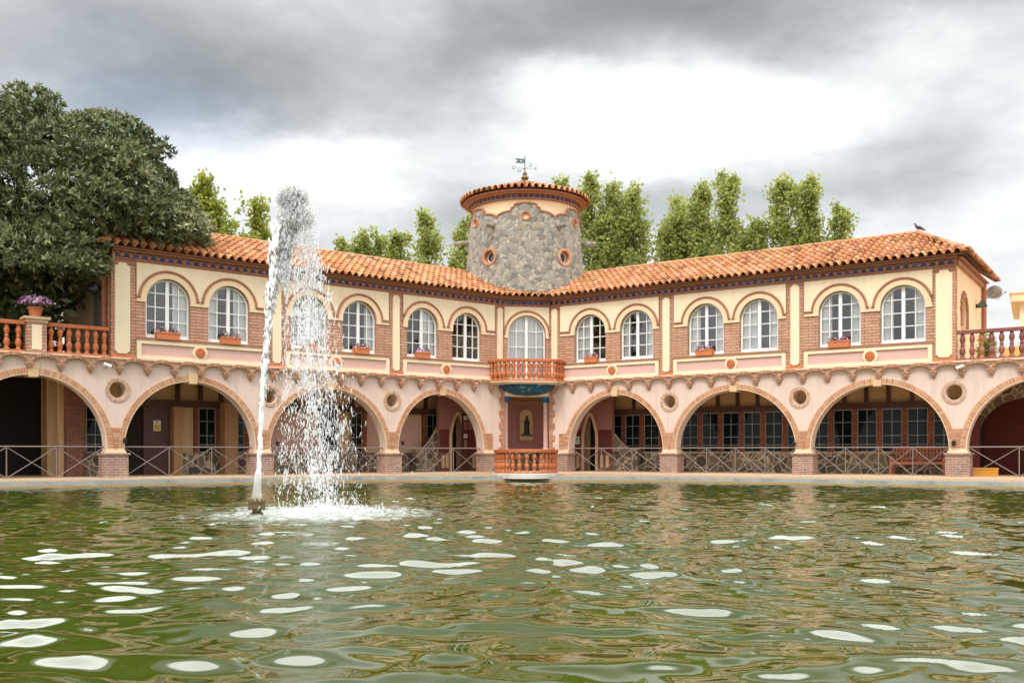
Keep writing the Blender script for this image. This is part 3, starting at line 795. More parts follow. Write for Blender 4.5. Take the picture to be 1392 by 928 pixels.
cr = MB(); cr.lathe([(trad(9.9) - .06, 9.9), (trad(11.3) - .05, 11.3)], (TX, TY, 0), 96); tput(cr, 'plaster_drum', M['band'], True)
tr = MB(); 
pts = [tpt(2 * PI * i / 360, tprof(2 * PI * i / 360) + .02, trad(tprof(2 * PI * i / 360)) + .005) for i in range(361)]
tr.tube(pts, .045, 6, cap=False); tput(tr, 'scalloped_trim', M['brown'])
def ocu(pd, zc, ro, ri, depth):
    phi = math.radians(pd); n = Vector((math.sin(phi), -math.cos(phi), 0)); t = Vector((math.cos(phi), math.sin(phi), 0)); up = Vector((0, 0, 1))
    c = Vector(tpt(phi, zc)); mb = MB()
    seg = 28
    rings = [(ro, -.10), (ro, .045), (ro * .82, .055), (ri, .03), (ri * .97, -depth)]
    vs = [c + t * r * math.cos(2 * PI * k / seg) + up * r * math.sin(2 * PI * k / seg) + n * h for r, h in rings for k in range(seg)]
    mb.add(vs, [(a * seg + k, a * seg + (k + 1) % seg, (a + 1) * seg + (k + 1) % seg, (a + 1) * seg + k) for a in range(len(rings) - 1) for k in range(seg)], 0)
    vs = [c + t * ri * math.cos(2 * PI * k / seg) + up * ri * math.sin(2 * PI * k / seg) - n * depth * .9 for k in range(seg)]
    mb.add(vs, [tuple(range(seg))], 1)
    rr = ri * .86
    mb.tube([c + t * rr * math.cos(2 * PI * k / seg) + up * rr * math.sin(2 * PI * k / seg) - n * depth * .86 for k in range(seg + 1)], ri * .1, 5, 2, False)
    tput(mb, 'tower_oculus', [M['voussoir'], M['bluepane'], M['white'] if ro > .3 else M['brown']])
for pd, zc in big: ocu(pd, zc, .36, .25, .22)
for pd, zc in small: ocu(pd, zc, .20, .125, .15)
for pd in (-33, 33.5, -81, 84, 140, -140):
    phi = math.radians(pd); n = Vector((math.sin(phi), -math.cos(phi), 0)); c = Vector(tpt(phi, 10.18 if abs(pd) < 50 else 9.85))
    mb = MB(); mb.tube([c - n * .1, c + n * .62 - Vector((0, 0, .06))], .10, 8); tput(mb, 'water_spout', M['towerstone'])
# eaves of the tower
ev = MB(); ev.lathe([(2.26, 11.18), (2.34, 11.2), (2.34, 11.25), (2.28, 11.25)], (TX, TY, 0), 96); ev.lathe([(2.28, 11.38), (2.42, 11.39), (2.48, 11.45), (2.60, 11.47), (2.60, 11.52), (2.2, 11.52)], (TX, TY, 0), 96)
tput(ev, 'eaves_course', M['brown'], False)
bt = MB(); nb = 64
bt.lathe([(2.29, 11.25), (2.29, 11.39)], (TX, TY, 0), 96, 0)
for k in range(nb):
    w = 2 * PI * k / nb; m4 = Matrix.Translation((TX, TY, 0)) @ Matrix.Rotation(w, 4, 'Z')
    q = MB(); q.plate(smooth_arc(0, 11.26, .085, .105, 0, PI, 6), [], -2.335, -2.285, 1); q.box(.093, .13, -2.36, -2.28, 11.252, 11.385, 0)
    q.xform(m4); bt.add(q.v, [f for f in q.f], 0); bt.m[-len(q.f):] = q.m
tput(bt, 'glazed_eaves_tiles', [M['brown'], M['blue']])
rt = MB(); R0, ZA, ZB = 2.76, 11.52, 12.42
nt_ = 62; ang = math.atan2(ZB - ZA, R0); SLT = R0 / math.cos(ang)
for row in range(7):
    s0, s1 = row * SLT / 7, (row + 1) * SLT / 7 + .02
    r0_, r1_ = R0 * (1 - s0 / SLT), max(.06, R0 * (1 - s1 / SLT))
    n = nt_ if row < 3 else (nt_ // 2 if row < 5 else nt_ // 4)
    for k in range(n):
        wm = 2 * PI * (k + .5) / n; dw = 2 * PI / n
        pr = [(-.5, .0), (-.34, .0), (-.2, .12), (0, .15), (.2, .12), (.34, .0), (.5, .0)]
        vs = []
        for (rr, s, lift) in ((r0_, s0, .04), (r1_, s1, 0)):
            for t, h in pr:
                a = wm + t * dw; vs.append((TX + rr * math.sin(a), TY - rr * math.cos(a), ZA + s * math.sin(ang) + (h + lift)))
        for t, h in pr:
            a = wm + t * dw; vs.append((TX + r0_ * math.sin(a), TY - r0_ * math.cos(a), ZA + s0 * math.sin(ang) - .02))
        kk = len(pr)
        rt.add(vs, [(i, i + 1, kk + i + 1, kk + i) for i in range(kk - 1)] + ([(2 * kk + i, 2 * kk + i + 1, i + 1, i) for i in range(kk - 1)] if row else []))
rt.lathe([(R0 - .16, ZA + .03), (0.01, ZB - .03)], (TX, TY, 0), 64, 1)
tput(rt, 'tower_roof', [M['tile'], M['brown']])
fl = MB(); FZ = [(.0, 12.40), (.16, 12.42), (.12, 12.50), (.10, 12.56), (.06, 12.60), (.17, 12.72), (.20, 12.80), (.15, 12.88), (.09, 12.92), (.13, 12.98), (.05, 13.18), (.03, 13.24), (0, 13.25)]
fl.lathe([(r * .85, 12.40 + (z - 12.40) * .74) for r, z in FZ], (TX, TY, 0), 20)
tput(fl, 'finial', M['bronze'], True)
# ================================================================== inside the arcade
YB = 3.0
def back_u(fr, px, y=YB): return fr.u(px, y)
CEIL = 3.50
for fr, u0, u1 in ((FL, -EXT, UL + .8), (FR, -.8, UR + EXT)):
    put(MB().box(u0, u1, .421, DEPTH - .3, CEIL, CEIL + .22), 'upper_floor', M['peach'], fr)
put(MB().plate([(-.9, .05), (UC + .9, .05), (UC + 1.6, 3.2), (-1.6, 3.2)], [], 3.32, CEIL + .2, 0, 'z'), 'upper_floor', M['peach'], FC)
# -- right wing: glazed screen over a rubble dado
ur0, ur1 = FR.u(824, YB), FR.u(1302, YB)
put(MB().box(-1.2, ur1 + .6, YB + .03, YB + .25, ZF, CEIL), 'rear_wall', M['peach'], FR)
put(MB().box(ur0, ur1, YB - .17, YB + .02, ZF, .98), 'rubble_dado', M['dado'], FR)
put(MB().box(ur0, ur1, YB - .20, YB + .02, .981, 1.02), 'dado_sill', M['step'], FR)
put(MB().box(ur0 - .1, ur1, YB - .14, YB + .02, 2.56, 2.79), 'timber_beam', M['wood'], FR)
def glazing(fr, ua, ub, z0, z1, y, ncol=2, bars=(.30, .62, .82), name='glazed_window'):
    f = MB(); t = .018
    f.box(ua, ub, y - .04, y, z0, z0 + .03); f.box(ua, ub, y - .04, y, z1 - .03, z1)
    f.box(ua, ua + .025, y - .04, y, z0 + .03, z1 - .03); f.box(ub - .025, ub, y - .04, y, z0 + .03, z1 - .03)
    for k in range(1, ncol):
        c = ua + (ub - ua) * k / ncol; f.box(c - t / 2, c + t / 2, y - .035, y, z0 + .03, z1 - .03)
    for q in bars:
        z = z1 + (z0 - z1) * q; f.box(ua + .025, ub - .025, y - .036, y - .002, z - t / 2, z + t / 2)
    o = put(f, name, M['ironwhite'], fr)
    g = MB(); g.box(ua + .01, ub - .01, y - .018, y - .01, z0 + .01, z1 - .01)
    g.build('pane', M['darkpane'], o); return o
nW = 16; wd = (ur1 - ur0) / nW
for k in range(nW):
    a = ur0 + k * wd
    glazing(FR, a + .09, a + wd - .09, 1.02, 2.555, YB - .02)
    if k: put(MB().box(a - .09, a + .09, YB - .10, YB + .02, 1.0205, 2.558), 'brick_mullion', M['mullion'], FR)
for px in (834, 862, 950, 976, 1003, 1030, 1120, 1148, 1178, 1208, 1240):
    u = FR.u(px, YB); put(MB().box(u - .06, u + .06, YB - .09, YB + .02, 2.792, CEIL - .002), 'timber_post', M['wood'], FR)
for px in (1003, 1178, 976, 1148, 862): 
    u = FR.u(px, YB); put(MB().box(u - .08, u + .08, .43, YB - .1, CEIL - .16, CEIL - .001), 'ceiling_joist', M['wood'], FR)
# -- right of centre: mauve wall with a pointed doorway, stepped rubble parapet
YP = 2.2
def pointed(c, hw, z0, zs, zt, n=12):
    l = [(c - hw, z0), (c - hw, zs)] + [(c - hw + hw * t / n, zs + (zt - zs) * math.sin(PI / 2 * t / n)) for t in range(1, n + 1)]
    r = [(2 * c - x, z) for x, z in l[:-1]][::-1]
    return l + r
def niche_wall(fr, pxa, pxb, pxc, hw):
    ua, ub, c = sorted((fr.u(pxa, YP), fr.u(pxb, YP))) + [fr.u(pxc, YP)]
    door = pointed(c, hw, ZF, 1.75, 2.52)
    put(MB().plate([(ua, ZF), (ub, ZF), (ub, CEIL), (ua, CEIL)], [[(x, z + .001) for x, z in door]], YP, YP + .2), 'mauve_wall', M['mauve'], fr)
    put(MB().box(c - hw - .05, c + hw + .05, YP + .6, YP + .7, ZF, 2.7), 'dark_doorway', M['black'], fr)  # near-black sheet standing in for the shade inside the doorway
    put(MB().plate([(ua + .01, 1.02), (c - hw - .13, 1.02), (c - hw - .13, 1.95), (ua + .01, 1.95)], [], YP - .012, YP - .001), 'maroon_panel', M['maroon'], fr)
    put(MB().plate([(c + hw + .13, 1.02), (ub - .01, 1.02), (ub - .01, 1.95), (c + hw + .13, 1.95)], [], YP - .012, YP - .001), 'maroon_panel', M['maroon'], fr)
    for l, r in ((ua + .01, c - hw - .13), (c + hw + .13, ub - .01)):
        put(MB().box(l, r, YP - .06, YP - .001, ZF, 1.018), 'brick_dado', M['redbrick'], fr)
        w = r - l
        if w > .3:
            for q in (.3, .72): put(MB().box(l + w * q - .07, l + w * q + .07, YP - .075, YP - .0601, .38, .90), 'pale_inset', M['peach'], fr)
    o = pointed(c, hw + .12, ZF, 1.76, 2.68); i = pointed(c, hw + .002, ZF, 1.75, 2.522)
    put(MB().plate(o + i[::-1], [], YP - .05, YP + .05), 'door_surround', M['band'], fr)
    # stepped mauve label moulding
    return ua, ub, c
niche_wall(FR, 776, 832, 802, .27)
niche_wall(FL, 664, 597, 622, .30)
def rubble_parapet(fr, pxa, pxb, y, up_at):
    ua, ub = fr.u(pxa, y), fr.u(pxb, y); n = 14
    hi, lo = 2.0, 1.12
    prof = []
    for k in range(n + 1):
        t = k / n; zz = lo + (hi - lo) * (1 - math.sin(PI / 2 * min(1, t * 1.25)) if t < .8 else 0)
        prof.append((ua + (ub - ua) * t, zz))
    loop = [(ua, ZF)] + prof + [(ub, ZF)]
    put(MB().plate(loop if ua > ub else loop[::-1], [], y, y + .3), 'rubble_parapet', M['dado'], fr)
    mb = MB(); mb.tube([(x, y + .15, z + .02) for x, z in prof], .05, 6); put(mb, 'parapet_coping', M['step'], fr)
rubble_parapet(FR, 827, 866, 2.3, 0)
rubble_parapet(FL, 597, 566, 2.3, 0)
# -- left wing
uL = lambda px, y=YB: FL.u(px, y)
put(MB().box(uL(66), UL + 1.2, YB + .03, YB + .25, ZF, CEIL), 'rear_wall', M['peach'], FL)
for a, b in ((240, 360), (366, 520), (524, 600)):
    put(MB().box(uL(a), uL(b), YB - .12, YB + .02, ZF, .98), 'rubble_dado', M['dado'], FL)
put(MB().box(uL(195), uL(520), YB - .14, YB + .02, 2.56, 2.80), 'timber_beam', M['wood'], FL)
put(MB().box(uL(555), uL(600), YB - .14, YB + .02, 2.56, 2.80), 'timber_beam', M['wood'], FL)
for px in (241, 272, 300, 400, 430, 478, 578, 596):
    u = uL(px); put(MB().box(u - .07, u + .07, YB - .09, YB + .02, 2.802, CEIL - .002), 'timber_post', M['wood'], FL)
for px in (241, 272, 478, 578):
    u = uL(px); put(MB().box(u - .08, u + .08, .43, YB - .1, CEIL - .16, CEIL - .001), 'ceiling_joist', M['wood'], FL)
for a, b in ((269, 292), (314, 331), (434, 458), (476, 491), (579, 596)):
    glazing(FL, uL(a), uL(b), 1.0, 2.555, YB - .03)
for a, b in ((263, 268.7), (292.3, 296), (331.3, 337), (491.3, 497), (573.5, 578.7)):
    put(MB().box(uL(a), uL(b), YB - .10, YB + .02, .985, 2.558), 'brick_mullion', M['mullion'], FL)
put(MB().box(uL(296.5), uL(314), 2.35, 2.84, ZF, 2.75), 'stuccoed_column', M['ochre'], FL)
put(MB().box(uL(231), uL(243), 2.6, 2.86, ZF, 2.556), 'stuccoed_column', M['ochre'], FL)
# door standing ajar beside a dark passage
put(MB().box(uL(160), uL(196), YB - .02, YB + .029, ZF, 2.56), 'dark_doorway', M['black'], FL)  # near-black sheet standing in for the unlit opening
dr = MB(); da, db = uL(194), uL(230); dr.box(da, db, YB - .09, YB - .03, ZF + .01, 2.55)
for r in range(4):
    for c in range(2):
        x0 = da + (db - da) * (.10 + .45 * c); x1 = x0 + (db - da) * .36; z0 = ZF + .14 + r * .57
        dr.box(x0, x1, YB - .105, YB - .089, z0, z0 + .45)
door = put(dr, 'door', M['door'], FL)
hn = MB(); hn.tube([(da + .08, YB - .10, 1.25), (da + .08, YB - .16, 1.25), (da + .2, YB - .16, 1.25)], .014, 6); hn.build('handle', M['bronze'], door)
# pink framed panels
def framed(fr, pa, pb, z0, z1):
    a, b = fr.u(pa, YB), fr.u(pb, YB)
    put(MB().box(a, b, YB - .01, YB + .0295, z0, z1), 'pink_panel', M['pink'], fr)
    put(MB().plate([(a - .1, z0 - .1), (b + .1, z0 - .1), (b + .1, z1 + .1), (a - .1, z1 + .1)], [[(a, z0), (b, z0), (b, z1), (a, z1)]], YB - .05, YB + .02), 'panel_surround', M['peach'], fr)
framed(FL, 500, 530, 1.1, 2.4); framed(FL, 536, 569, 1.1, 2.4)
put(MB().box(uL(366), uL(430), YB - .02, YB + .028, .99, 2.555), 'pink_panel', M['pink'], FL)
put(MB().box(uL(338), uL(362), YB - .02, YB + .028, .99, 2.555), 'pink_panel', M['pink'], FL)
# far left: brick pillar, window, the dark passage behind the terrace
put(MB().box(uL(91, 1.9), uL(114, 1.9), 1.9, 2.35, ZF, CEIL), 'brick_pillar', M['redbrick'], FL)
put(MB().box(uL(80, 2.3), uL(91, 2.3), 2.3, 2.5, ZF, CEIL), 'plaster_jamb', M['peach'], FL)
glazing(FL, uL(116.5, 2.4), uL(142, 2.4), 1.0, 2.5, 2.4)
put(MB().box(uL(115, 2.4), uL(160, 2.4), 2.41, 2.6, ZF, CEIL), 'rear_wall', M['peach'], FL)
put(MB().box(uL(114.5, 2.3), uL(142, 2.3), 2.3, 2.40, ZF, .98), 'rubble_dado', M['dado'], FL)
put(MB().box(-EXT, uL(40, 5.2) + 6, 5.2, 5.29, .19, CEIL), 'rear_wall', M['black'], FL)  # near-black wall in place of the passage's deep shade
put(MB().box(uL(52, 4.2), uL(78, 4.2), 3.6, 3.8, ZF, CEIL), 'rear_wall', M['ochre'], FL)
# far right: room with a rubble arch, its dimness put into the dark wall colours
put(MB().box(ur1 + .6, UR + EXT, 4.6, 4.8, .19, CEIL), 'rear_wall', M['maroon'], FR)
ca = FR.u(1395, 3.2)
put(MB().plate(smooth_arc(ca, 1.5, 1.9, 1.75, 0, PI, 24) + [(ca - 1.9, ZF), (ca - 1.45, ZF)] + smooth_arc(ca, 1.5, 1.45, 1.3, PI, 0, 24) + [(ca + 1.45, ZF), (ca + 1.9, ZF)], [], 3.1, 3.4), 'rubble_arch', M['dado'], FR)
put(MB().box(FR.u(1316, 2.6), FR.u(1331, 2.6), 2.6, 2.9, ZF, CEIL), 'stuccoed_column', M['maroon'], FR)
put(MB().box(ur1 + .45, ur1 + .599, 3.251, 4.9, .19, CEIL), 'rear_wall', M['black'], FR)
# -- recess under the balcony
YR = 2.3
put(MB().box(-.9, UC + .9, YR, YR + .2, ZF, CEIL), 'recess_wall', M['mauve'], FC)
put(MB().box(-.9, UC + .9, YR - .1, YR - .001, ZF, 1.02), 'rubble_dado', M['dado'], FC)
put(MB().box(-.9, UC + .9, YR - .12, YR - .001, 1.021, 1.10), 'dado_sill', M['peach'], FC)
fz = MB(); fz.box(-.6, UC + .6, YR - .18, YR - .001, 3.05, 3.32)
for k in range(24): fz.lathe([(0, .05), (.05, .03), (.06, 0)], (-.5 + k * .12, YR - .19, 3.18), 6)
put(fz, 'carved_frieze', M['ochre'], FC)
nic_c = UC / 2 + .42
no = [(nic_c - .36, 1.45), (nic_c + .36, 1.45)] + smooth_arc(nic_c, 2.55, .36, .36, 0, PI, 16); ni = [(nic_c - .28, 1.53), (nic_c + .28, 1.53)] + smooth_arc(nic_c, 2.55, .28, .28, 0, PI, 16)
put(MB().plate(no, [ni], YR - .07, YR - .001), 'niche_surround', M['brown'], FC)
put(MB().plate(ni, [], YR - .012, YR - .002), 'niche', M['peach'], FC)
sh = MB(); sh.box(nic_c - .22, nic_c + .22, YR - .24, YR - .013, 1.72, 1.77); put(sh, 'niche_shelf', M['wood'], FC)
for k, u in ((0, .10), (1, UC - .10)):
    c = MB(); c.lathe([(.13, 1.10), (.13, 1.16), (.10, 1.2), (.095, 3.0)], (u, .25, 0), 16); put(c, 'column_shaft', M['pink'], FC)
    c = MB(); c.lathe([(.10, 3.0), (.12, 3.02), (.16, 3.16), (.17, 3.18)], (u, .25, 0), 16); c.box(u - .19, u + .19, .06, .44, 3.18, 3.24); put(c, 'capital', M['bluecap'], FC)
    c = MB(); c.box(u - .2, u + .2, .05, .45, 1.0, 1.1); c.box(u - .16, u + .16, .09, .41, ZF, 1.0); put(c, 'column_plinth', M['dado'], FC)
put(MB().box(-.12, UC + .12, -.03, .40, 3.241, 3.45), 'recess_lintel', M['cream'], FC)
# toothed brick jambs either side
for fr, u0, sgn in ((FL, UL, -1), (FR, 0, 1)):
    q = MB()
    for k in range(34):
        z0 = .995 + k * .08
        w = .26 if (k // 3) % 2 == 0 else .15
        a, b = sorted((u0, u0 + sgn * w))
        if z0 < 3.66: q.box(a, b, -.052, -.0005, z0, z0 + .064)
    put(q, 'brick_jamb', M['voussoir'], fr)
# blue mosaic half bowl carrying the balcony
bw = MB()
prof = [(1.02, 3.66), (1.0, 3.60), (.90, 3.50), (.70, 3.38), (.42, 3.29), (.0, 3.255)]
bw.lathe([(r, z) for r, z in prof], (0, 0, 0), 40, a0=PI, a1=2 * PI)
bw.xform(Matrix.Translation((UC / 2, -.02, 0)) @ Matrix.Diagonal((1.12, .95, 1, 1)))
put(bw, 'mosaic_bowl', M['mosaic'], FC, smooth=True)

# ================================================================== balconies, terraces and their balustrades
bal_prof = [(r * 1.22, z) for r, z in [(.062, 0), (.062, .035), (.045, .05), (.04, .075), (.055, .12), (.072, .19), (.066, .25), (.045, .31), (.036, .335), (.05, .35), (.05, .375), (.036, .39), (.046, .44), (.066, .52), (.064, .57), (.045, .64), (.036, .675), (.05, .69), (.05, .70)]]
bal_mesh = None
def balustrade(path, z0, z1, spacing, label, group, mat='baluster', skip=None):
    """path: list of world (x, y); a baluster every spacing along it"""
    global bal_mesh
    P0 = path[len(path) // 2]
    root = empty('balustrade', (P0[0], P0[1], z0), 0, label, 'balustrade', group)
    L = [0]
    for a, b in zip(path, path[1:]): L.append(L[-1] + math.dist(a, b))
    def at(s):
        for k in range(len(path) - 1):
            if s <= L[k + 1] + 1e-9:
                t = (s - L[k]) / (L[k + 1] - L[k]); return (path[k][0] + (path[k + 1][0] - path[k][0]) * t - P0[0], path[k][1] + (path[k + 1][1] - path[k][1]) * t - P0[1])
    n = max(2, int(round(L[-1] / spacing)))
    hh = z1 - z0 - .11 - .05
    for k in range(n):
        s = L[-1] * (k + .5) / n
        if skip and skip(s): continue
        x, y = at(s)
        if mat != 'baluster':
            mb = MB(); mb.lathe([(r, z / .70) for r, z in bal_prof], seg=14); o = mb.build('baluster', M[mat], root, smooth=True)
        elif bal_mesh is None:
            mb = MB(); mb.lathe([(r, z / .70) for r, z in bal_prof], seg=14, rnd=.4); o = mb.build('baluster', M['baluster'], root, smooth=True); bal_mesh = o.data
        else:
            o = bpy.data.objects.new('baluster', bal_mesh); col.objects.link(o); o.parent = root
        o.location = (x, y, .05); o.scale = (1, 1, hh); o.rotation_euler = (0, 0, random.uniform(0, 6))
    def rail(w, za, zb, name):
        pl = [Vector((a - P0[0], b - P0[1], 0)) for a, b in path]; mb = MB()
        vs = []
        for i, p in enumerate(pl):
            t = (pl[min(i + 1, len(pl) - 1)] - pl[max(i - 1, 0)]).normalized(); nn = Vector((-t.y, t.x, 0))
            for (ww, zz) in ((-w, za), (-w * 1.0, zb - .02), (-w * .8, zb), (w * .8, zb), (w, zb - .02), (w, za)): vs.append((p.x + nn.x * ww, p.y + nn.y * ww, zz))
        k = 6
        fs = [(i * k + j, i * k + (j + 1) % k, (i + 1) * k + (j + 1) % k, (i + 1) * k + j) for i in range(len(pl) - 1) for j in range(k)]
        fs += [tuple(range(k)), tuple((len(pl) - 1) * k + j for j in range(k))[::-1]]
        mb.add(vs, fs, 0, .3); mb.build(name, M[mat], root)
    rail(.105, z1 - z0 - .11, z1 - z0, 'handrail'); rail(.09, 0, .05, 'base_rail')
    return root
GB = 'terracotta balustrades'
yb_ = .12
# left terrace: a run either side of a brick pedestal
pedu = FL.u(48, yb_)
def runL(u0, u1, n=6): return [tuple(FL.w(u0 + (u1 - u0) * k / n, yb_)[:2]) for k in range(n + 1)]
ZT = 3.87
balustrade(runL(-5.4, pedu - .29), ZT, 4.75, .29, 'terracotta balustrade run left of the flower pot pedestal, cut by the photo edge', GB)
balustrade(runL(pedu + .29, -.06), ZT, 4.75, .265, 'terracotta balustrade run between the flower pot pedestal and the cream building corner', GB)
ped = empty('brick_pedestal', FL.w(pedu, yb_, ZT), FL.a, 'brick pedestal with cream inset panel and flat cap carrying the flower pot', 'pedestal')
MB().box(-.26, .26, -.2, .22, 0, .84).build('brick_shaft', M['brick'], ped)
MB().box(-.13, .13, -.215, -.199, .07, .78).build('cream_inset', M['cream'], ped)
mb = MB(); mb.box(-.29, .29, -.23, .25, .84, .93); mb.box(-.35, .35, -.29, .31, .931, 1.0); mb.build('cap', M['step'], ped)
# terrace decks (left and right)
put(MB().box(-EXT, -.02, -.03, DEPTH - .3, 3.721, 3.868), 'terrace_deck', M['step'], FL)
put(MB().box(UR + .02, UR + EXT, -.03, DEPTH + 1, 3.721, 3.868), 'terrace_deck', M['step'], FR)
balustrade([tuple(FR.w(UR + .04 + 4.4 * k / 6, yb_)[:2]) for k in range(7)], ZT, 4.80, .27, 'dark plum-brown balustrade on the terrace right of the end wall with the spotlight', GB, 'plum')
# upper balcony
pA = FC.w(-.62, -.32); pB = FC.w(.02, -.98); pC = FC.w(UC - .02, -.98); pD = FC.w(UC + .62, -.32)
bal_path = [tuple(p[:2]) for p in (pA, pB, pC, pD)]
sl = [FC.loc(*p) for p in bal_path]
grow = [(sl[0][0] - .14, .0), (sl[0][0] - .14, sl[0][1] - .04), (sl[1][0] - .06, sl[1][1] - .14), (sl[2][0] + .06, sl[2][1] - .14), (sl[3][0] + .14, sl[3][1] - .04), (sl[3][0] + .14, .0)]
sb = MB(); sb.plate(grow, [], 3.72, 3.78, 0, 'z'); g2 = [(x * .97 + UC * .015, y * .96) for x, y in grow]; sb.plate(g2, [], 3.665, 3.7199, 0, 'z')
put(sb, 'balcony_slab', M['step'], FC)
balustrade(bal_path, 3.781, 4.64, .205, 'terracotta balustrade of the small upper balcony above the blue mosaic bowl', GB)
# lower bow-fronted platform over the water
pcx, pcy = (715.5 - 696) / F * 34, 34.55
A_, B_ = 1.06, 1.75
bow = [(pcx - A_ * math.cos(PI * k / 24), pcy - B_ * math.sin(PI * k / 24)) for k in range(25)]
plat = empty('bow_platform', (pcx, pcy, .0), 0, 'pale bow-fronted stone platform jutting over the water under the central balcony', 'platform')
A2, B2 = A_ + .13, B_ + .15
ob = [(-A2 * math.cos(PI * k / 32), -B2 * math.sin(PI * k / 32)) for k in range(33)]
mb = MB(); mb.plate([(-A2, 2.2), *ob, (A2, 2.2)], [], .10, .245, 0, 'z'); mb.plate([(x * .975, y * .975) for x, y in [(-A2, 2.2), *ob, (A2, 2.2)]], [], .245, .285, 0, 'z'); mb.build('slab', M['sandstone'], plat)
mb = MB(); mb.tube([(0, -B_ * .8, -.6), (0, -B_ * .8, .10)], .07, 10); mb.build('support_post', M['grey'], plat)
balustrade(bow, .286, 1.115, .262, 'terracotta bow balustrade on the platform over the water, lowest of all the balustrades', GB)

# ================================================================== railings in the arches
def railing(fr, u0, u1, label, ph=0.0, step=1.2):
    y = .16; mid = (u0 + u1) / 2
    o = empty('metal_railing', fr.w(mid, y, ZF - .01), fr.a, label, 'railing', 'metal railings across the arches')
    a, b = u0 - mid, u1 - mid; H = .93
    MB().tube([(a, 0, H), (b, 0, H)], .022, 8).build('top_rail', M['rail'], o)
    n = max(2, round((b - a) / step)); xs = [a + (b - a) * k / n for k in range(n + 1)]
    for k in range(1, n):
        MB().tube([(xs[k], 0, 0.0), (xs[k], 0, H - .01)], .018, 8).build('post', M['rail'], o)
    for k in range(n):
        mb = MB(); mb.tube([(xs[k], -.012, .03), (xs[k + 1], -.012, H - .02)], .013, 6); mb.tube([(xs[k], .012, H - .02), (xs[k + 1], .012, .03)], .013, 6)
        mb.build('cross_brace', M['rail'], o)
rl = [(FL, pierL[1], pierL[2], 'grey metal railing in front of the dark passage and red brick pillar'),
      (FL, pierL[2], pierL[3], 'grey metal railing in front of the maroon door with the yellow sign'),
      (FL, pierL[3], pierL[4], 'grey metal railing seen through the falling fountain spray'),
      (FL, pierL[4], pierL[5], 'grey metal railing in the arch just left of the central platform'),
      (FR, pierR[0], pierR[1], 'grey metal railing by the pointed doorway with a white notice'),
      (FR, pierR[1], pierR[2], 'grey metal railing in front of glazing without a bench, between two lanterned piers'),
      (FR, pierR[2], pierR[3], 'grey metal railing in front of the slatted timber bench'),
      (FR, pierR[3], pierR[4], 'grey metal railing in front of the yellow crate')]
for fr, u0, u1, lb in rl: railing(fr, u0 + .3, u1 - .3, lb)

# ================================================================== loose things
def flowers(parent, cx, cy, cz, rx, ry, rz, nf, nl, fs=.035):
    f = MB(); l = MB()
    for k in range(nf):
        th = random.uniform(0, 2 * PI); ph = math.acos(random.uniform(-.1, 1)); r = random.uniform(.8, 1.05)
        p = Vector((cx + rx * r * math.sin(ph) * math.cos(th), cy + ry * r * math.sin(ph) * math.sin(th), cz + rz * r * math.cos(ph)))
        n = Vector((math.sin(ph) * math.cos(th), math.sin(ph) * math.sin(th), math.cos(ph) + .3)).normalized()
        a = n.cross(Vector((.3, .2, 1))).normalized(); b = n.cross(a)
        rr = fs * random.uniform(.7, 1.2); c0 = random.random()
        vs = [p + n * .004]
        for q in range(10):
            w = 2 * PI * q / 10; k2 = 1 if q % 2 == 0 else .62
            vs.append(p + (a * math.cos(w) + b * math.sin(w)) * rr * k2 + n * .012)
        f.add(vs, [(0, 1 + q, 1 + (q + 1) % 10) for q in range(10)], 0, c0)
    for k in range(nl):
        th = random.uniform(0, 2 * PI); ph = math.acos(random.uniform(-.3, 1)); r = random.uniform(.3, .95)
        p = Vector((cx + rx * r * math.sin(ph) * math.cos(th), cy + ry * r * math.sin(ph) * math.sin(th), cz + rz * r * math.cos(ph)))
        d = Vector((random.gauss(0, 1), random.gauss(0, 1), random.gauss(.4, .7))).normalized(); s = d.cross(Vector((random.gauss(0, 1), random.gauss(0, 1), random.gauss(0, 1)))).normalized()
        L = fs * 1.6
        l.add([p, p + d * L * .5 + s * L * .25, p + d * L, p + d * L * .5 - s * L * .25], [(0, 1, 2, 3)])
    l.build('foliage', M['leafyel'], parent); f.build('flowers', M['petal'], parent)
GP = 'terracotta window boxes on the sills'
def planter(fr, px, w, nf, label):
    u = fr.u(px, -.1)
    o = empty('window_box', fr.w(u, -.045, Z_PAN1 + .046), fr.a, label, 'window box', GP)
    h, d = .225, .19; t = .02
    mb = MB()
    v = []
    for z, k in ((0, .93), (h, 1.0)):
        v += [(-w / 2 * k, -d * .5 * k, z), (w / 2 * k, -d * .5 * k, z), (w / 2 * k, d * .5 * k, z), (-w / 2 * k, d * .5 * k, z)]
    v += [(-w / 2 + t, -d / 2 + t, h), (w / 2 - t, -d / 2 + t, h), (w / 2 - t, d / 2 - t, h), (-w / 2 + t, d / 2 - t, h), (-w / 2 + t, -d / 2 + t, h - .06), (w / 2 - t, -d / 2 + t, h - .06), (w / 2 - t, d / 2 - t, h - .06), (-w / 2 + t, d / 2 - t, h - .06)]
    fsx = [(3, 2, 1, 0)] + [(i, (i + 1) % 4, 4 + (i + 1) % 4, 4 + i) for i in range(4)] + [(4 + i, 4 + (i + 1) % 4, 8 + (i + 1) % 4, 8 + i) for i in range(4)] + [(8 + i, 8 + (i + 1) % 4, 12 + (i + 1) % 4, 12 + i) for i in range(4)] + [(12, 13, 14, 15)]
    mb.add(v, fsx); mb.box(-w / 2 - .012, w / 2 + .012, -d / 2 - .012, -d / 2 + .004, h - .04, h + .004)
    mb.build('trough', M['terracotta'], o)
    for k in (-1, 1): flowers(o, k * w * .24, 0, h - .02, w * .25, d * .5, .20, int(nf * 1.7), 90, .042)
planter(FL, 228.5, .74, 18, 'terracotta flower box on the sill nearest the dark tree, leftmost window')
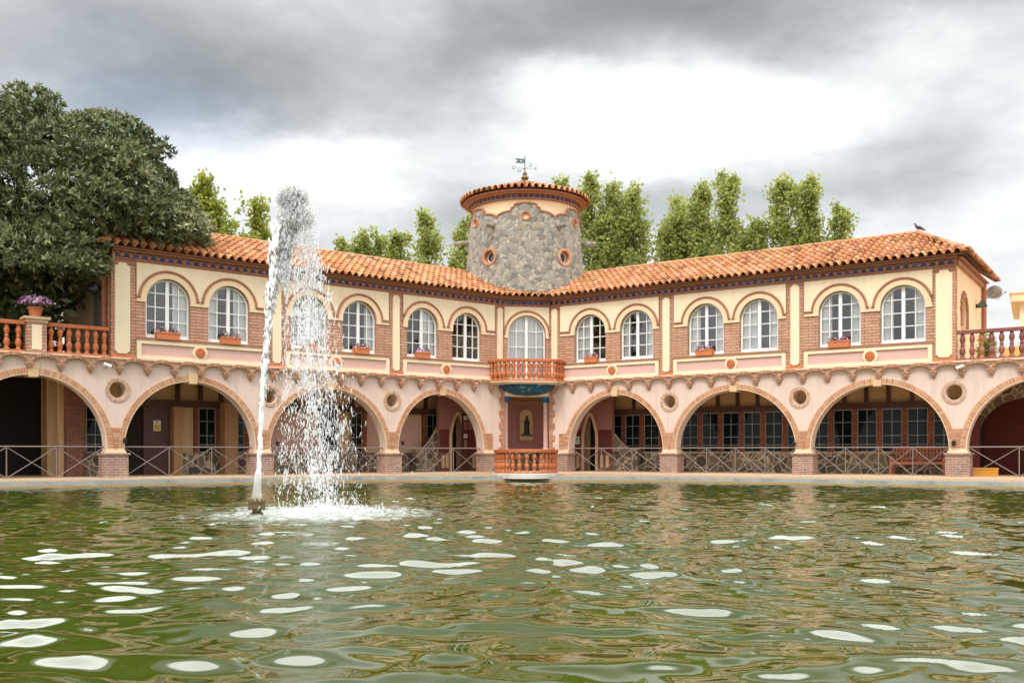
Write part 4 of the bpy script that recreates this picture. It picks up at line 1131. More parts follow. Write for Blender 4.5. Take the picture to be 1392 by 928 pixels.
planter(FL, 314, .66, 16, 'tall terracotta flower box at the second window from the left corner')
planter(FL, 424, .62, 16, 'terracotta flower box half hidden behind the falling fountain water')
planter(FL, 492, .62, 14, 'terracotta flower box with few flowers at the first window right of the fountain spray')
planter(FL, 575.5, .60, 20, 'terracotta flower box two windows left of the central balcony')
planter(FR, 803, .58, 15, 'terracotta flower box next to the central balcony, on its right')
planter(FR, 957, .68, 22, 'terracotta flower box with the tallest pink flowers, third window right of the central balcony')
planter(FR, 1140, .72, 18, 'terracotta flower box at the last but one window before the right corner')
fp = empty('flower_pot', FL.w(pedu, yb_, ZT + 1.001), 0, 'round terracotta pot full of pale violet flowers on the brick pedestal', 'flower pot')
MB().lathe([(0, 0), (.14, 0), (.19, .24), (.21, .245), (.21, .29), (.17, .29), (.165, .25), (0, .25)], seg=20).build('pot', M['terracotta'], fp, smooth=False)
flowers(fp, 0, 0, .40, .46, .40, .24, 330, 260, .042)

# bench
bu = FR.u(1249, 2.3); bn = empty('bench', FR.w(bu, 2.25, ZF), FR.a, 'slatted reddish timber bench with dark armrests against the glazed screen', 'bench')
W2 = .85
mb = MB()
for k in range(5): mb.box(-W2, W2, -.25 + k * .1, -.17 + k * .1, .42, .445)
mb.build('seat', M['bench'], bn)
mb = MB(); mb.box(-W2, W2, .25, .29, .86, .93); mb.box(-W2, W2, .25, .29, .50, .56)
for k in range(15): mb.box(-W2 + .06 + k * (2 * W2 - .18) / 14, -W2 + .12 + k * (2 * W2 - .18) / 14, .26, .28, .56, .86)
mb.build('backrest', M['bench'], bn)
for s in (-1, 1):
    MB().box(s * W2 - .03, s * W2 + .03, -.28, -.22, 0, .64).build('leg', M['bench'], bn); MB().box(s * W2 - .03, s * W2 + .03, .24, .30, 0, .93).build('leg', M['bench'], bn)
    MB().box(s * W2 - .045, s * W2 + .045, -.31, .235, .641, .68).build('armrest', M['iron'], bn)
MB().box(-W2 + .03, W2 - .03, -.265, -.235, .35, .415).build('seat_rail', M['bench'], bn)
# crate
cu = FR.u(1339, 1.3); cr_ = empty('crate', FR.w(cu, 1.4, ZF), FR.a + .15, 'yellow plastic crate on the arcade floor behind the last railing on the right', 'crate')
mb = MB(); w, d, h = .36, .22, .26
mb.box(-w, w, -d, d, 0, .02); mb.box(-w, w, -d, -d + .02, .02, h); mb.box(-w, w, d - .02, d, .02, h); mb.box(-w, -w + .02, -d + .02, d - .02, .02, h); mb.box(w - .02, w, -d + .02, d - .02, .02, h)
mb.box(-w - .015, w + .015, -d - .015, -d, h - .05, h); mb.build('tub', M['yellow'], cr_)
for k in (-1, 1): MB().box(k * .17 - .012, k * .17 + .012, -d - .02, -d - .001, .02, h - .052).build('rib', M['yellow'], cr_)
# signs
def textmesh(body, size, mat, parent, loc, rx=PI / 2, rz=0, name='lettering', ext=.002):
    cu_ = bpy.data.curves.new(name, 'FONT'); cu_.body = body; cu_.size = size; cu_.extrude = ext; cu_.align_x = 'CENTER'; cu_.align_y = 'CENTER'
    t = bpy.data.objects.new('tmp', cu_); col.objects.link(t)
    dg = bpy.context.evaluated_depsgraph_get(); me = bpy.data.meshes.new_from_object(t.evaluated_get(dg))
    bpy.data.objects.remove(t); me.materials.clear(); me.materials.append(mat)
    o = bpy.data.objects.new(name, me); col.objects.link(o); o.location = loc; o.rotation_euler = (rx, 0, rz); o.parent = parent; return o
su = FL.u(212, YB); sg = empty('warning_sign', FL.w(su, YB - .115, 1.75), FL.a, 'white notice with a yellow square fixed to the maroon door', 'sign')
MB().box(-.12, .12, -.006, .004, -.02, .34).build('sheet', M['paper'], sg)
MB().box(-.10, .10, -.009, -.0061, .0, .20).build('yellow_square', M['signyellow'], sg)
mb = MB(); mb.plate(smooth_arc(0, .255, .03, .03, 0, 2 * PI * 15 / 16, 15), [], -.009, -.0061); mb.build('red_emblem', M['signred'], sg)
mb = MB()
for k in range(3): mb.box(-.08, .08 - .03 * k, -.011, -.0091, .05 + .045 * k, .062 + .045 * k)
for k in range(2): mb.box(-.09, .09, -.009, -.0061, .296 + .02 * k, .304 + .02 * k)
mb.build('print', M['signblack'], sg)
nu = FR.u(796.5, YP); ns = empty('notice', FR.w(nu - .42, YP - .04, 1.36), FR.a, 'small white paper notice on the maroon wall left of the pointed doorway', 'notice')
MB().box(-.13, .13, -.004, .02, 0, .32).build('paper', M['paper'], ns)
mb = MB()
for k in range(6): mb.box(-.09, .09 - .02 * (k % 3), -.006, -.0041, .06 + k * .035, .068 + k * .035)
mb.plate(smooth_arc(0, .20, .05, .035, 0, 2 * PI * 15 / 16, 15), [], -.0075, -.0061); mb.build('print', M['grey'], ns)
iu = FL.u(631, 1.9); ip = empty('information_post', FL.w(iu, 1.85, ZF), FL.a, 'dark timber post with two small white tiles left of the central platform', 'post')
MB().box(-.13, .13, -.04, .04, 0, 2.35).build('board', M['wood'], ip)
for z in (2.17, 1.43): MB().box(-.085, .085, -.055, -.041, z - .085, z + .085).build('tile', M['paper'], ip)
for z in (1.85, 1.10): MB().box(-.07, .07, -.05, -.041, z - .16, z + .16).build('panel', M['mauve'], ip)
for z in (2.17, 1.43):
    mb = MB(); mb.plate(smooth_arc(0, z, .035, .05, 0, 2 * PI * 15 / 16, 15), [], -.058, -.0551); mb.build('emblem', M['grey'], ip)
# wall lamps at the arch feet
GLm = 'small lanterns on the arch feet'
for fr, px, py, lb in ((FL, 169, 598, 'small black wall lantern on the arch foot below the leftmost round opening'), (FL, 376, 601, 'small black wall lantern on the arch foot behind the falling water'),
                       (FL, 546, 600, 'small black wall lantern on the first arch foot left of the central platform'), (FR, 1080.5, 602, 'small black wall lantern on the left side of the arch foot between glazing and bench'),
                       (FR, 1297, 601, 'small black wall lantern on the arch foot between the bench and the yellow crate')):
    u = fr.u(px, -.04); l = empty('wall_lantern', fr.w(u, -.04, fr.z(py + 5, px)), fr.a, lb, 'lamp', GLm)
    MB().lathe([(.0, .0), (.045, .01), (.06, .12), (.05, .13), (.0, .20)], (0, -.075, 0), 8).build('cage', M['iron'], l)
    MB().box(-.03, .03, -.03, .006, .04, .14).build('bracket', M['bronze'], l)
    MB().lathe([(.066, .121), (.07, .135), (.0, .21)], (0, -.075, 0), 8).build('hood', M['iron'], l)
# cctv cameras under the scallops
for fr, px, py, rz, lb in ((FL, 144, 497.5, .5, 'white security camera under the cornice near the left corner of the building'), (FR, 1306, 500, -.6, 'white security camera under the cornice near the right corner of the building')):
    u = fr.u(px, -.1); c = empty('security_camera', fr.w(u, 0, fr.z(py, px)), fr.a, lb, 'camera', 'security cameras')
    mb = MB(); mb.tube([(-.09, -.22, .05), (.11, -.30, -.03)] if rz > 0 else [(.09, -.22, .05), (-.11, -.30, -.03)], .045, 10); mb.build('housing', M['white'], c)
    mb = MB(); mb.tube([(.0, .0, -.04), (.0, -.14, -.05), (0, -.25, .0)], .022, 8); mb.build('arm', M['grey'], c)
    mb = MB(); s_ = 1 if rz > 0 else -1; mb.tube([(s_ * .11, -.30, -.03), (s_ * .135, -.31, -.04)], .036, 10); mb.build('lens', M['iron'], c)
# globe lamp on the left corner, spotlight and dish on the right
g = EL.w(DEPTH - .62, -.34, EL.z(384, 147, -.3)); gl = empty('globe_lamp', g, 0, 'dark globe lamp on the side wall by the left corner of the upper storey', 'lamp')
MB().lathe([(.0, -.2)] + [(.2 * math.cos(t), .2 * math.sin(t)) for t in [(-PI / 2 + PI * k / 14) for k in range(1, 14)]] + [(0, .2)], seg=20).build('globe', M['darkglobe'], gl, smooth=True)
mb = MB(); mb.tube([(0, 0, -.2), (.05, .04, -.26), (.25, .2, -.26)], .02, 8); mb.build('arm', M['iron'], gl)
su_ = ER.u(1331, -.1); sp = empty('spotlight', ER.w(su_, 0, ER.z(418, 1331)), ER.a, 'small grey-green cone spotlight on the right end wall', 'spotlight')
mb = MB(); mb.tube([(-.02, -.08, -.05), (.0, -.30, .06)], [.07, .17], 14); mb.build('shade', M['copper'], sp)
MB().box(-.05, .05, -.10, -.001, -.10, .02).build('bracket', M['iron'], sp)
sd = empty('satellite_dish', ER.w(DEPTH - .02, -.10, ER.z(409, 1347)), ER.a, 'grey satellite dish at the far corner of the right end wall', 'satellite dish')
mb = MB(); R_ = .27
mb.lathe([(0, 0), (.12, .012), (.2, .035), (.25, .065), (R_, .08), (R_, .09), (.2, .045), (0, .015)], seg=24); mb.xform(Matrix.Translation((.32, -.22, .05)) @ Matrix.Rotation(math.radians(-20), 4, 'X') @ Matrix.Rotation(math.radians(50), 4, 'Y')); mb.build('reflector', M['grey'], sd, smooth=True)
mb = MB(); mb.tube([(0, .1, -.12), (.12, -.10, -.12), (.30, -.2, .03)], .025, 8); mb.build('mount', M['grey'], sd)
mb = MB(); mb.tube([(.36, -.28, -.2), (.30, -.55, .05)], .012, 6); mb.tube([(.30, -.55, .05), (.30, -.60, .08)], .035, 8); mb.build('feed_arm', M['grey'], sd)
# pigeon on the hip apex
pg = MB()
pth = [(-.155, 0, .235), (-.135, 0, .242), (-.115, 0, .250), (-.09, 0, .252), (-.07, 0, .235), (-.055, 0, .205), (-.03, 0, .165), (.02, 0, .135), (.08, 0, .12), (.13, 0, .105), (.18, 0, .085), (.25, 0, .06), (.30, 0, .045)]
rad = [.004, .010, .026, .030, .028, .034, .05, .063, .062, .050, .033, .026, .022]
pg.tube(pth, [(r, r) for r in rad], 12)
bp = apR; bird = empty('pigeon', (bp.x + .02, bp.y, bp.z + .07), .15, 'dark pigeon perched on the roof apex at the right end', 'bird')
ob_ = pg.build('body', M['pigeon'], bird, smooth=True)
for s in (-1, 1):
    MB().tube([(.02, s * .025, .09), (.015, s * .025, .0), (-.03, s * .03, -.002)], .006, 6).build('leg', M['signred'], bird)
    w_ = MB(); w_.tube([(-.03, s * .055, .16), (.06, s * .066, .135), (.16, s * .05, .10), (.24, s * .025, .075)], [.02, .035, .026, .008], 8); w_.build('wing', M['pigeon'], bird, smooth=True)
# figure in the niche
st = empty('statuette', FC.w(nic_c, YR - .14, 1.771), FC.a, 'small dark robed statuette standing on a shelf in the niche behind the platform', 'statue')
sb_ = MB(); sb_.tube([(0, 0, 0), (0, 0, .02), (0, 0, .25), (0, -.01, .42), (0, 0, .52), (0, 0, .60), (0, 0, .635), (0, -.01, .67), (0, -.01, .72), (0, -.005, .765), (0, 0, .785)],
                     [(.11, .08), (.115, .085), (.10, .075), (.105, .075), (.115, .07), (.09, .055), (.035, .035), (.045, .05), (.052, .055), (.04, .045), (.01, .01)], 16)
sb_.build('figure', M['iron'], st, smooth=True)
# curved drain spouts at the feet of the piers
GS = 'thin pipe spouts at the pier feet'
for fr, u, lb in ((FL, pierL[4], 'thin pipe spout at the foot of the second pier left of the platform'), (FL, pierL[5], 'thin pipe spout at the foot of the pier touching the platform on its left'),
                  (FR, pierR[0], 'thin pipe spout at the foot of the pier touching the platform on its right'), (FR, pierR[1], 'thin pipe spout at the foot of the second pier right of the platform'), (FR, pierR[2], 'thin pipe spout at the foot of the pier between plain glazing and bench'),
                  (FR, pierR[3], 'thin pipe spout at the foot of the pier between the bench and the yellow crate')):
    o = empty('pipe_spout', fr.w(u + .05, -.14, .19), fr.a, lb, 'spout', GS)
    mb = MB(); mb.tube([(0, 0, 0), (0, -.01, .28), (.02, -.05, .34), (.05, -.12, .35), (.07, -.17, .30)], .016, 8); mb.build('pipe', M['ironwhite'], o)
    MB().lathe([(.05, 0), (.05, .02), (.02, .03), (.02, .06), (0, .06)], seg=10).build('flange', M['grey'], o)

# weather vane
wv = empty('weather_vane', (TX, TY, 13.01), 0, 'green copper weather vane with a swallow-tailed flag and compass letters on top of the tower', 'weather vane')
wv.scale = (.66, .66, .70)
MB().tube([(0, 0, 0), (0, 0, .82)], .026, 8).build('spindle', M['copper'], wv)
MB().lathe([(0, .80), (.035, .83), (0, .87)], seg=8).build('tip', M['copper'], wv)
fg = MB(); fg.plate([(-.02, .44), (-.02, .70), (-.40, .735), (-.66, .74), (-.47, .60), (-.64, .47), (-.40, .45)], [smooth_arc(-.24, .585, .055, .055, 0, 2 * PI * 11 / 12, 11)], -.008, .008)
fg.build('flag', M['copper'], wv)
am = MB(); d1 = Vector((math.cos(.22), math.sin(.22), 0)); d2 = Vector((-.52, .85, 0)).normalized()
for d in (d1, d2): am.tube([-d * .62 + Vector((0, 0, .12)), d * .62 + Vector((0, 0, .12))], .010, 6)
am.lathe([(0, .06), (.05, .10), (.05, .14), (0, .18)], seg=10); am.build('compass_arms', M['copper'], wv)
for ch, p in (('O', -d1 * .74), ('E', d1 * .72), ('N', d2 * .72), ('S', -d2 * .72)):
    textmesh(ch, .30, M['copper'], wv, (p.x, p.y, .13), PI / 2, 0, 'compass_letter', .012)
# ================================================================== pool, paving, ground
pool = [(-26, 17.5), (-14.1, 26.2), (-5.3, 32.6), (-4.4, 33.2), (3.5, 33.2), (4.4, 32.9), (14.1, 26.2), (26, 18.0)]
near = [(26, -1.6), (-26, -1.6)]
outer = [(-700, -700), (700, -700), (700, 900), (-700, 900)]
g = MB(); g.plate(outer, [pool + near], .186, -.8, 0, 'z'); g = g.build('ground', M['pave']); tag(g, 'sandy paved ground around the pool and under the building', 'ground', kind='structure')
def offset(poly, d):
    out = []
    for i, p in enumerate(poly):
        a = Vector(poly[max(i - 1, 0)]); b = Vector(poly[min(i + 1, len(poly) - 1)]); t = (b - a).normalized()
        out.append((p[0] - t.y * d, p[1] + t.x * d))
    return out
def strip(poly, d0, d1, z0, z1, name, mat, label):
    A_, B_ = offset(poly, d0), offset(poly, d1); mb = MB(); n = len(poly); vs = []
    for a, b in zip(A_, B_): vs += [(a[0], a[1], z0), (a[0], a[1], z1), (b[0], b[1], z1), (b[0], b[1], z0)]
    fs = [(4 * i + j, 4 * i + (j + 1) % 4, 4 * i + 4 + (j + 1) % 4, 4 * i + 4 + j) for i in range(n - 1) for j in range(4)] + [(0, 1, 2, 3), tuple(4 * (n - 1) + j for j in (3, 2, 1, 0))]
    mb.add(vs, fs); return tag(mb.build(name, mat), label, 'kerb', kind='structure')
def curbmat():
    m, nt, b = new_mat('pool_rim'); co = objco(nt); s = N(nt, 'ShaderNodeSeparateXYZ'); lk(nt, co, s.inputs[0])
    n1 = noise(nt, co, 1.6, 6, .7); n2 = noise(nt, co, 9, 5, .7)
    base = ramp(nt, n1, [(.3, (.18, .21, .21)), (.5, (.34, .35, .33)), (.75, (.46, .43, .37))])
    och = mixc(nt, n2, (.35, .20, .06), (.46, .33, .15))
    zz = math_(nt, 'ADD', s.outputs[2], math_(nt, 'MULTIPLY', math_(nt, 'SUBTRACT', n2, .5), .05))
    f = N(nt, 'ShaderNodeMapRange'); f.inputs[1].default_value = .045; f.inputs[2].default_value = .075; f.inputs[3].default_value = 1; f.inputs[4].default_value = 0; lk(nt, zz, f.inputs[0])
    lk(nt, mixc(nt, f.outputs[0], base, och), b.inputs['Base Color']); b.inputs['Roughness'].default_value = .7
    bump(nt, b, n2, .3, .01); return m
M['rim'] = curbmat()
M['bluerow'] = attr_mat('blue_grey_tiles', [(0, (.13, .19, .20)), (1, (.26, .32, .31))], .5, (5, .5, .7, (.45, .42, .36)), .2, .3, 14, .4)
strip(pool, -.03, .36, -.5, .172, 'pool_rim', M['rim'], 'weathered pale rim of the pool with an ochre water line')
strip(pool, .362, .60, .12, .195, 'tile_band', M['bluerow'], 'blue-grey tile band along the pool rim')
nl = [near[0], near[1]]
# arcade floor, a step above the paving
for fr, u0, u1 in ((FL, -EXT, UL), (FR, 0, UR + EXT)):
    o = MB().box(u0, u1, -.20, DEPTH - .26, .10, ZF, 0).build('arcade_floor', M['step'], None, (fr.o[0], fr.o[1], 0), fr.a)
    tag(o, 'sandy stone floor of the arcade, left wing' if fr is FL else 'sandy stone floor of the arcade, right wing', 'floor', kind='structure')
o = MB().plate([(-.05, -3.4), (UC + .05, -3.4), (UC + .05, 0), (UC + 1.2, 3.0), (-1.2, 3.0), (-.05, 0)], [], .10, ZF - .004, 0, 'z').build('arcade_floor', M['step'], None, (FC.o[0], FC.o[1], 0), FC.a); tag(o, 'stone floor of the central recess behind the bow platform', 'floor', kind='structure')

# ------------------------------------------------------------------ water
FX, FY = (349 - 696) / F * 15.0, 15.0             # foot of the fountain
SX, SY = (437 - 696) / F * 15.6, 15.6             # where the falling water lands
def water():
    rows = [1.0]
    while rows[-1] < 34.5: rows.append(rows[-1] + max(.030, rows[-1] * .0052))
    rows = [-1.7, -1, -.2, .4] + rows
    Y = np.array(rows); T = np.linspace(-.98, .98, 700)
    yy_, tt = np.meshgrid(Y, T, indexing='ij'); X = tt * (yy_ + 8.0)
    Z = np.zeros_like(X)
    r2 = np.random.default_rng(5)
    # gentle warp so that crests wander
    wx = .35 * np.sin(.55 * X + .4 * yy_ + 1) + .2 * np.sin(1.3 * yy_ - .9 * X); wy = .35 * np.sin(.6 * yy_ - .5 * X) + .2 * np.sin(1.1 * X + .7 * yy_)
    for k in range(84):
        lam = math.exp(r2.uniform(math.log(.15), math.log(.92))); th = r2.normal(PI / 2, .55) if k % 4 else r2.uniform(0, 2 * PI)
        kk = 2 * PI / lam; sl_ = (.0232 if lam > .28 else .016) * (.8 if lam > .8 else 1)
        ph = r2.uniform(0, 2 * PI)
        Z += sl_ / kk * np.sin(kk * (math.cos(th) * (X + wx) + math.sin(th) * (yy_ + wy)) + ph)
    D = np.hypot(X - SX, yy_ - SY)
    Z += .013 * np.sin(2 * PI * D / .55) * np.exp(-D / 5.0) + .006 * np.sin(2 * PI * D / .27 + 1) * np.exp(-D / 3.5)
    churn = np.exp(-(D / 1.5) ** 2)
    Z += churn * .03 * (r2.random(Z.shape) - .5)
    Z *= np.clip((34.5 - yy_) / 6, .45, 1)
    V = np.stack([X, yy_, Z], -1).reshape(-1, 3)
    nr, nc = X.shape
    i = np.arange(nr - 1)[:, None] * nc + np.arange(nc - 1)[None, :]
    Q = np.stack([i, i + 1, i + nc + 1, i + nc], -1).reshape(-1, 4)
    m, nt, b = new_mat('pool_water_surface'); co = objco(nt)
    mp = N(nt, 'ShaderNodeMapping'); mp.inputs['Scale'].default_value = (1, 1, 1); lk(nt, co, mp.inputs[0])
    murk = noise(nt, mp.outputs[0], .25, 4)
    base = mixc(nt, murk, (.022, .035, .003), (.040, .054, .005))
    # foam where the falling water lands
    s = N(nt, 'ShaderNodeVectorMath', operation='SUBTRACT'); lk(nt, co, s.inputs[0]); s.inputs[1].default_value = (SX, SY, 0)
    sp_ = N(nt, 'ShaderNodeVectorMath', operation='MULTIPLY'); lk(nt, s.outputs[0], sp_.inputs[0]); sp_.inputs[1].default_value = (1, .85, 0)
    ln = N(nt, 'ShaderNodeVectorMath', operation='LENGTH'); lk(nt, sp_.outputs[0], ln.inputs[0])
    fn = noise(nt, co, 5.5, 7, .72)
    f1 = N(nt, 'ShaderNodeMapRange', interpolation_type='SMOOTHSTEP'); f1.inputs[1].default_value = .4; f1.inputs[2].default_value = 3.5; f1.inputs[3].default_value = .66; f1.inputs[4].default_value = -.12; lk(nt, ln.outputs[1], f1.inputs[0])
    ff = math_(nt, 'ADD', f1.outputs[0], math_(nt, 'MULTIPLY', math_(nt, 'SUBTRACT', fn, .5), 1.6))
    f2 = N(nt, 'ShaderNodeMapRange'); f2.inputs[1].default_value = .22; f2.inputs[2].default_value = .95; lk(nt, ff, f2.inputs[0])
    lk(nt, mixc(nt, math_(nt, 'MULTIPLY', f2.outputs[0], .62), base, (.72, .78, .76)), b.inputs['Base Color'])
    rg = N(nt, 'ShaderNodeMapRange'); rg.inputs[3].default_value = .02; rg.inputs[4].default_value = .55; lk(nt, f2.outputs[0], rg.inputs[0]); lk(nt, rg.outputs[0], b.inputs['Roughness'])
    b.inputs['IOR'].default_value = 1.33; b.inputs['Specular IOR Level'].default_value = .5
    sy_ = N(nt, 'ShaderNodeSeparateXYZ'); lk(nt, co, sy_.inputs[0])
    ch = N(nt, 'ShaderNodeMapRange'); ch.inputs[1].default_value = 9; ch.inputs[2].default_value = 26; ch.inputs[3].default_value = 0; ch.inputs[4].default_value = .55; lk(nt, sy_.outputs[1], ch.inputs[0])
    mp2 = N(nt, 'ShaderNodeMapping'); mp2.inputs['Scale'].default_value = (3.2, 5.0, 1); lk(nt, co, mp2.inputs[0])
    chop = math_(nt, 'MULTIPLY', noise(nt, mp2.outputs[0], 1.0, 2, .5), ch.outputs[0])       # wind chop on the far half
    bump(nt, b, math_(nt, 'ADD', chop, math_(nt, 'MULTIPLY', math_(nt, 'MULTIPLY', fn, f2.outputs[0]), .3)), .5, .06)
    o = np_mesh('pool_water', V, Q, m, np.zeros(len(Q)))
    o.data.polygons.foreach_set('use_smooth', [True] * len(Q))
    return tag(o, 'rippled murky green water of the pool', 'water', kind='structure')
water()

# ------------------------------------------------------------------ fountain
fo = empty('fountain', (FX, FY, 0), 0, 'tall white fountain jet rising from a bronze nozzle in the pool and falling in spray', 'fountain')
mb = MB(); mb.lathe([(.0, -.5), (.05, -.5), (.05, -.02), (.10, .0), (.10, .04), (.065, .06), (.065, .10), (.135, .11), (.135, .15), (.12, .16), (.12, .19), (.135, .20), (.135, .235), (.09, .245), (.055, .27), (0, .27)], seg=24)
for k in range(10):
    w = 2 * PI * k / 10; mb.lathe([(.0, .085), (.014, .085), (.014, .26), (0, .265)], (.118 * math.cos(w), .118 * math.sin(w), 0), 6)
mb.build('nozzle', M['bronze'], fo)
def dropmat(name, trans, alpha=1.0):
    m, nt, b = new_mat(name)
    b.inputs['Base Color'].default_value = (.96, .97, .98, 1); b.inputs['Roughness'].default_value = .3
    b.inputs['Transmission Weight'].default_value = trans; b.inputs['IOR'].default_value = 1.33; b.inputs['Alpha'].default_value = alpha
    return m
M['drop'] = dropmat('water_drops', .2, .40); M['jet'] = dropmat('frothy_water', .08, .85); M['veil'] = dropmat('clear_water', .35, .36)
# the jet's path: pixel columns of the photograph turned into metres at the fountain's distance
jp = [(0, .25), (.02, .6), (.045, .95), (.10, 2.0), (.175, 2.9), (.25, 3.6), (.32, 4.3), (.42, 4.9), (.52, 5.25)]
def jx(z): return np.interp(z, [p[1] for p in jp], [p[0] for p in jp])
# clear glassy throat just above the nozzle
mb = MB(); mb.tube([(0, 0, .26), (.01, 0, .45), (.025, 0, .68)], [.085, .062, .05], 12); mb.build('water_throat', M['veil'], fo, smooth=True)
def blob(n, pos, rad, stretch):
    """n little six-cornered drops"""
    base = np.array([(0, 0, 1), (.9, 0, .1), (0, .9, -.1), (-.9, 0, .1), (0, -.9, -.1), (0, 0, -1)], float)
    T = np.array([(0, 1, 2), (0, 2, 3), (0, 3, 4), (0, 4, 1), (5, 2, 1), (5, 3, 2), (5, 4, 3), (5, 1, 4)])
    jit = 1 + .35 * (rng.random((n, 6, 1)) - .5)
    V = base[None] * jit * rad[:, None, None]; V[:, :, 2] *= stretch[:, None]
    a = rng.normal(0, .22, n); ca, sa_ = np.cos(a)[:, None], np.sin(a)[:, None]
    x, z = V[:, :, 0].copy(), V[:, :, 2].copy(); V[:, :, 0] = x * ca + z * sa_; V[:, :, 2] = z * ca - x * sa_
    V += pos[:, None, :]
    Q = (np.arange(n)[:, None, None] * 6 + T[None]).reshape(-1, 3)
    return V.reshape(-1, 3), Q
# the solid column: many overlapping ragged lumps
n = 2000; z = .62 + 3.9 * rng.random(n) ** .95; w = np.interp(z, [.6, 1.5, 3, 4.2], [.009, .013, .022, .036])
pos = np.stack([jx(z) + rng.normal(0, 1, n) * w, rng.normal(0, 1, n) * w, z], -1)
V, Q = blob(n, pos, w * (.4 + .6 * rng.random(n)), 3.5 + 3.5 * rng.random(n))
core_v = []
c_ = MB(); zs = np.linspace(.62, 4.1, 70)
c_.tube([(float(jx(q)) + .008 * math.sin(q * 19), .006 * math.sin(q * 23 + 1), float(q)) for q in zs], [float(np.interp(q, [.6, 1.5, 3, 4.1], [.034, .037, .040, .022])) * (1 + .22 * math.sin(q * 31) * math.sin(q * 47 + 1)) for q in zs], 12)
c_.build('jet_column', M['jet'], fo, smooth=True)
np_mesh('jet_froth', V, Q, M['jet'], np.zeros(len(Q)), fo)['kind'] = 'stuff'
# the crown of the jet
def smooth(o):
    o.data.polygons.foreach_set('use_smooth', [True] * len(o.data.polygons)); return o
def cluster(c, r, n, sz):
    d = rng.normal(0, 1, (n, 3)); d /= np.linalg.norm(d, axis=1)[:, None]
    p = np.array(c) + d * np.array(r) * (rng.random((n, 1)) ** .5)
    return p, sz * (.35 + 1.1 * rng.random(n) ** 2)
parts_p = []; parts_r = []; parts_s = []
for c, r, n, sz in (((.56, 0, 4.98), (.26, .22, .24), 2600, .020), ((.62, 0, 4.70), (.33, .26, .28), 1900, .020), ((.50, 0, 4.45), (.15, .15, .45), 1100, .021), ((.78, 0, 4.35), (.20, .2, .42), 420, .017), ((.88, 0, 3.95), (.12, .12, .45), 330, .018), ((.62, 0, 3.9), (.30, .25, .5), 260, .016), ((.44, 0, 4.1), (.10, .10, .6), 900, .022)):
    p, q = cluster(c, r, n, sz); parts_p.append(p); parts_r.append(q); parts_s.append(1 + 1.8 * rng.random(n))
V, Q = blob(sum(map(len, parts_p)), np.concatenate(parts_p), np.concatenate(parts_r), np.concatenate(parts_s))
smooth(np_mesh('jet_crown', V, Q, M['veil'], np.zeros(len(Q)), fo))['kind'] = 'stuff'
# the fall: strands that lean right and spread as they drop
parts_p = []; parts_r = []; parts_s = []
for k in range(48):
    x0 = rng.normal(.70, .17); x1 = x0 + rng.normal(.26, .20); y0 = rng.normal(0, .15); y1 = y0 + rng.normal(.3, .35)
    ztop = rng.uniform(3.2, 4.6); zbot = rng.uniform(.05, 2.4) if rng.random() < .45 else rng.uniform(0, .5); n = int((ztop - zbot) * rng.uniform(9, 26))
    t = rng.random(n)
    if n < 2: continue
    zz = ztop + (zbot - ztop) * t
    k2 = (ztop - zz) / ztop
    px = x0 + (x1 - x0) * k2 ** .7 + rng.normal(0, .02 + .07 * k2); py = y0 + (y1 - y0) * k2 + rng.normal(0, .03, n)
    parts_p.append(np.stack([px, py, zz], -1)); parts_r.append(.005 + .011 * rng.random(n) ** 2.4); parts_s.append(2.2 + 3.4 * rng.random(n))
n = 2900; zz = 3.9 * rng.random(n) ** 1.15; k2 = 1 - zz / 4.5
px = .70 + .28 * k2 + rng.normal(0, 1, n) * (.13 + .22 * k2); py = .25 * k2 + rng.normal(0, 1, n) * (.12 + .28 * k2)
parts_p.append(np.stack([px, py, zz + .02], -1)); parts_r.append(.004 + .009 * rng.random(n) ** 2.6); parts_s.append(2.0 + 3.2 * rng.random(n))
# clots
for k in range(34):
    zc = rng.uniform(.2, 3.8); k2 = 1 - zc / 4.5; c = (.74 + .25 * k2 + rng.normal(0, .16 + .16 * k2), .2 * k2 + rng.normal(0, .15), zc)
    p, q = cluster(c, (.05, .05, .14), 26, .014); parts_p.append(p); parts_r.append(q); parts_s.append(1.5 + rng.random(26))
V, Q = blob(sum(map(len, parts_p)), np.concatenate(parts_p), np.concatenate(parts_r), np.concatenate(parts_s))
smooth(np_mesh('falling_spray', V, Q, M['drop'], np.zeros(len(Q)), fo))['kind'] = 'stuff'
# splash
n = 1000; a = rng.uniform(0, 2 * PI, n); rr_ = np.abs(rng.normal(0, .55, n)); zz = np.abs(rng.normal(0, .13, n)) * np.exp(-rr_ * .6) + .01
pos = np.stack([SX - FX + .1 + rr_ * np.cos(a), SY - FY + rr_ * np.sin(a), zz], -1)
V, Q = blob(n, pos, .005 + .014 * rng.random(n) ** 2, 1 + rng.random(n))
smooth(np_mesh('splash', V, Q, M['drop'], np.zeros(len(Q)), fo))['kind'] = 'stuff'

# ------------------------------------------------------------------ trees
def leaves_mesh(name, C, A, L, Wd, rnd, mat, parent):
    """one pointed leaf per centre C along A, length L"""
    n = len(C)
    S = np.cross(A, rng.normal(0, 1, (n, 3))); S /= np.linalg.norm(S, axis=1)[:, None] + 1e-9
    Nn = np.cross(A, S)
    L = L[:, None]; Wd = Wd[:, None]
    V = np.stack([C, C + A * L * .45 + S * Wd + Nn * L * .06, C + A * L, C + A * L * .45 - S * Wd + Nn * L * .06], 1).reshape(-1, 3)
    Q = np.arange(4 * n).reshape(n, 4)
    return np_mesh(name, V, Q, mat, rnd, parent)
def unit(v): return v / (np.linalg.norm(v, axis=1)[:, None] + 1e-9)
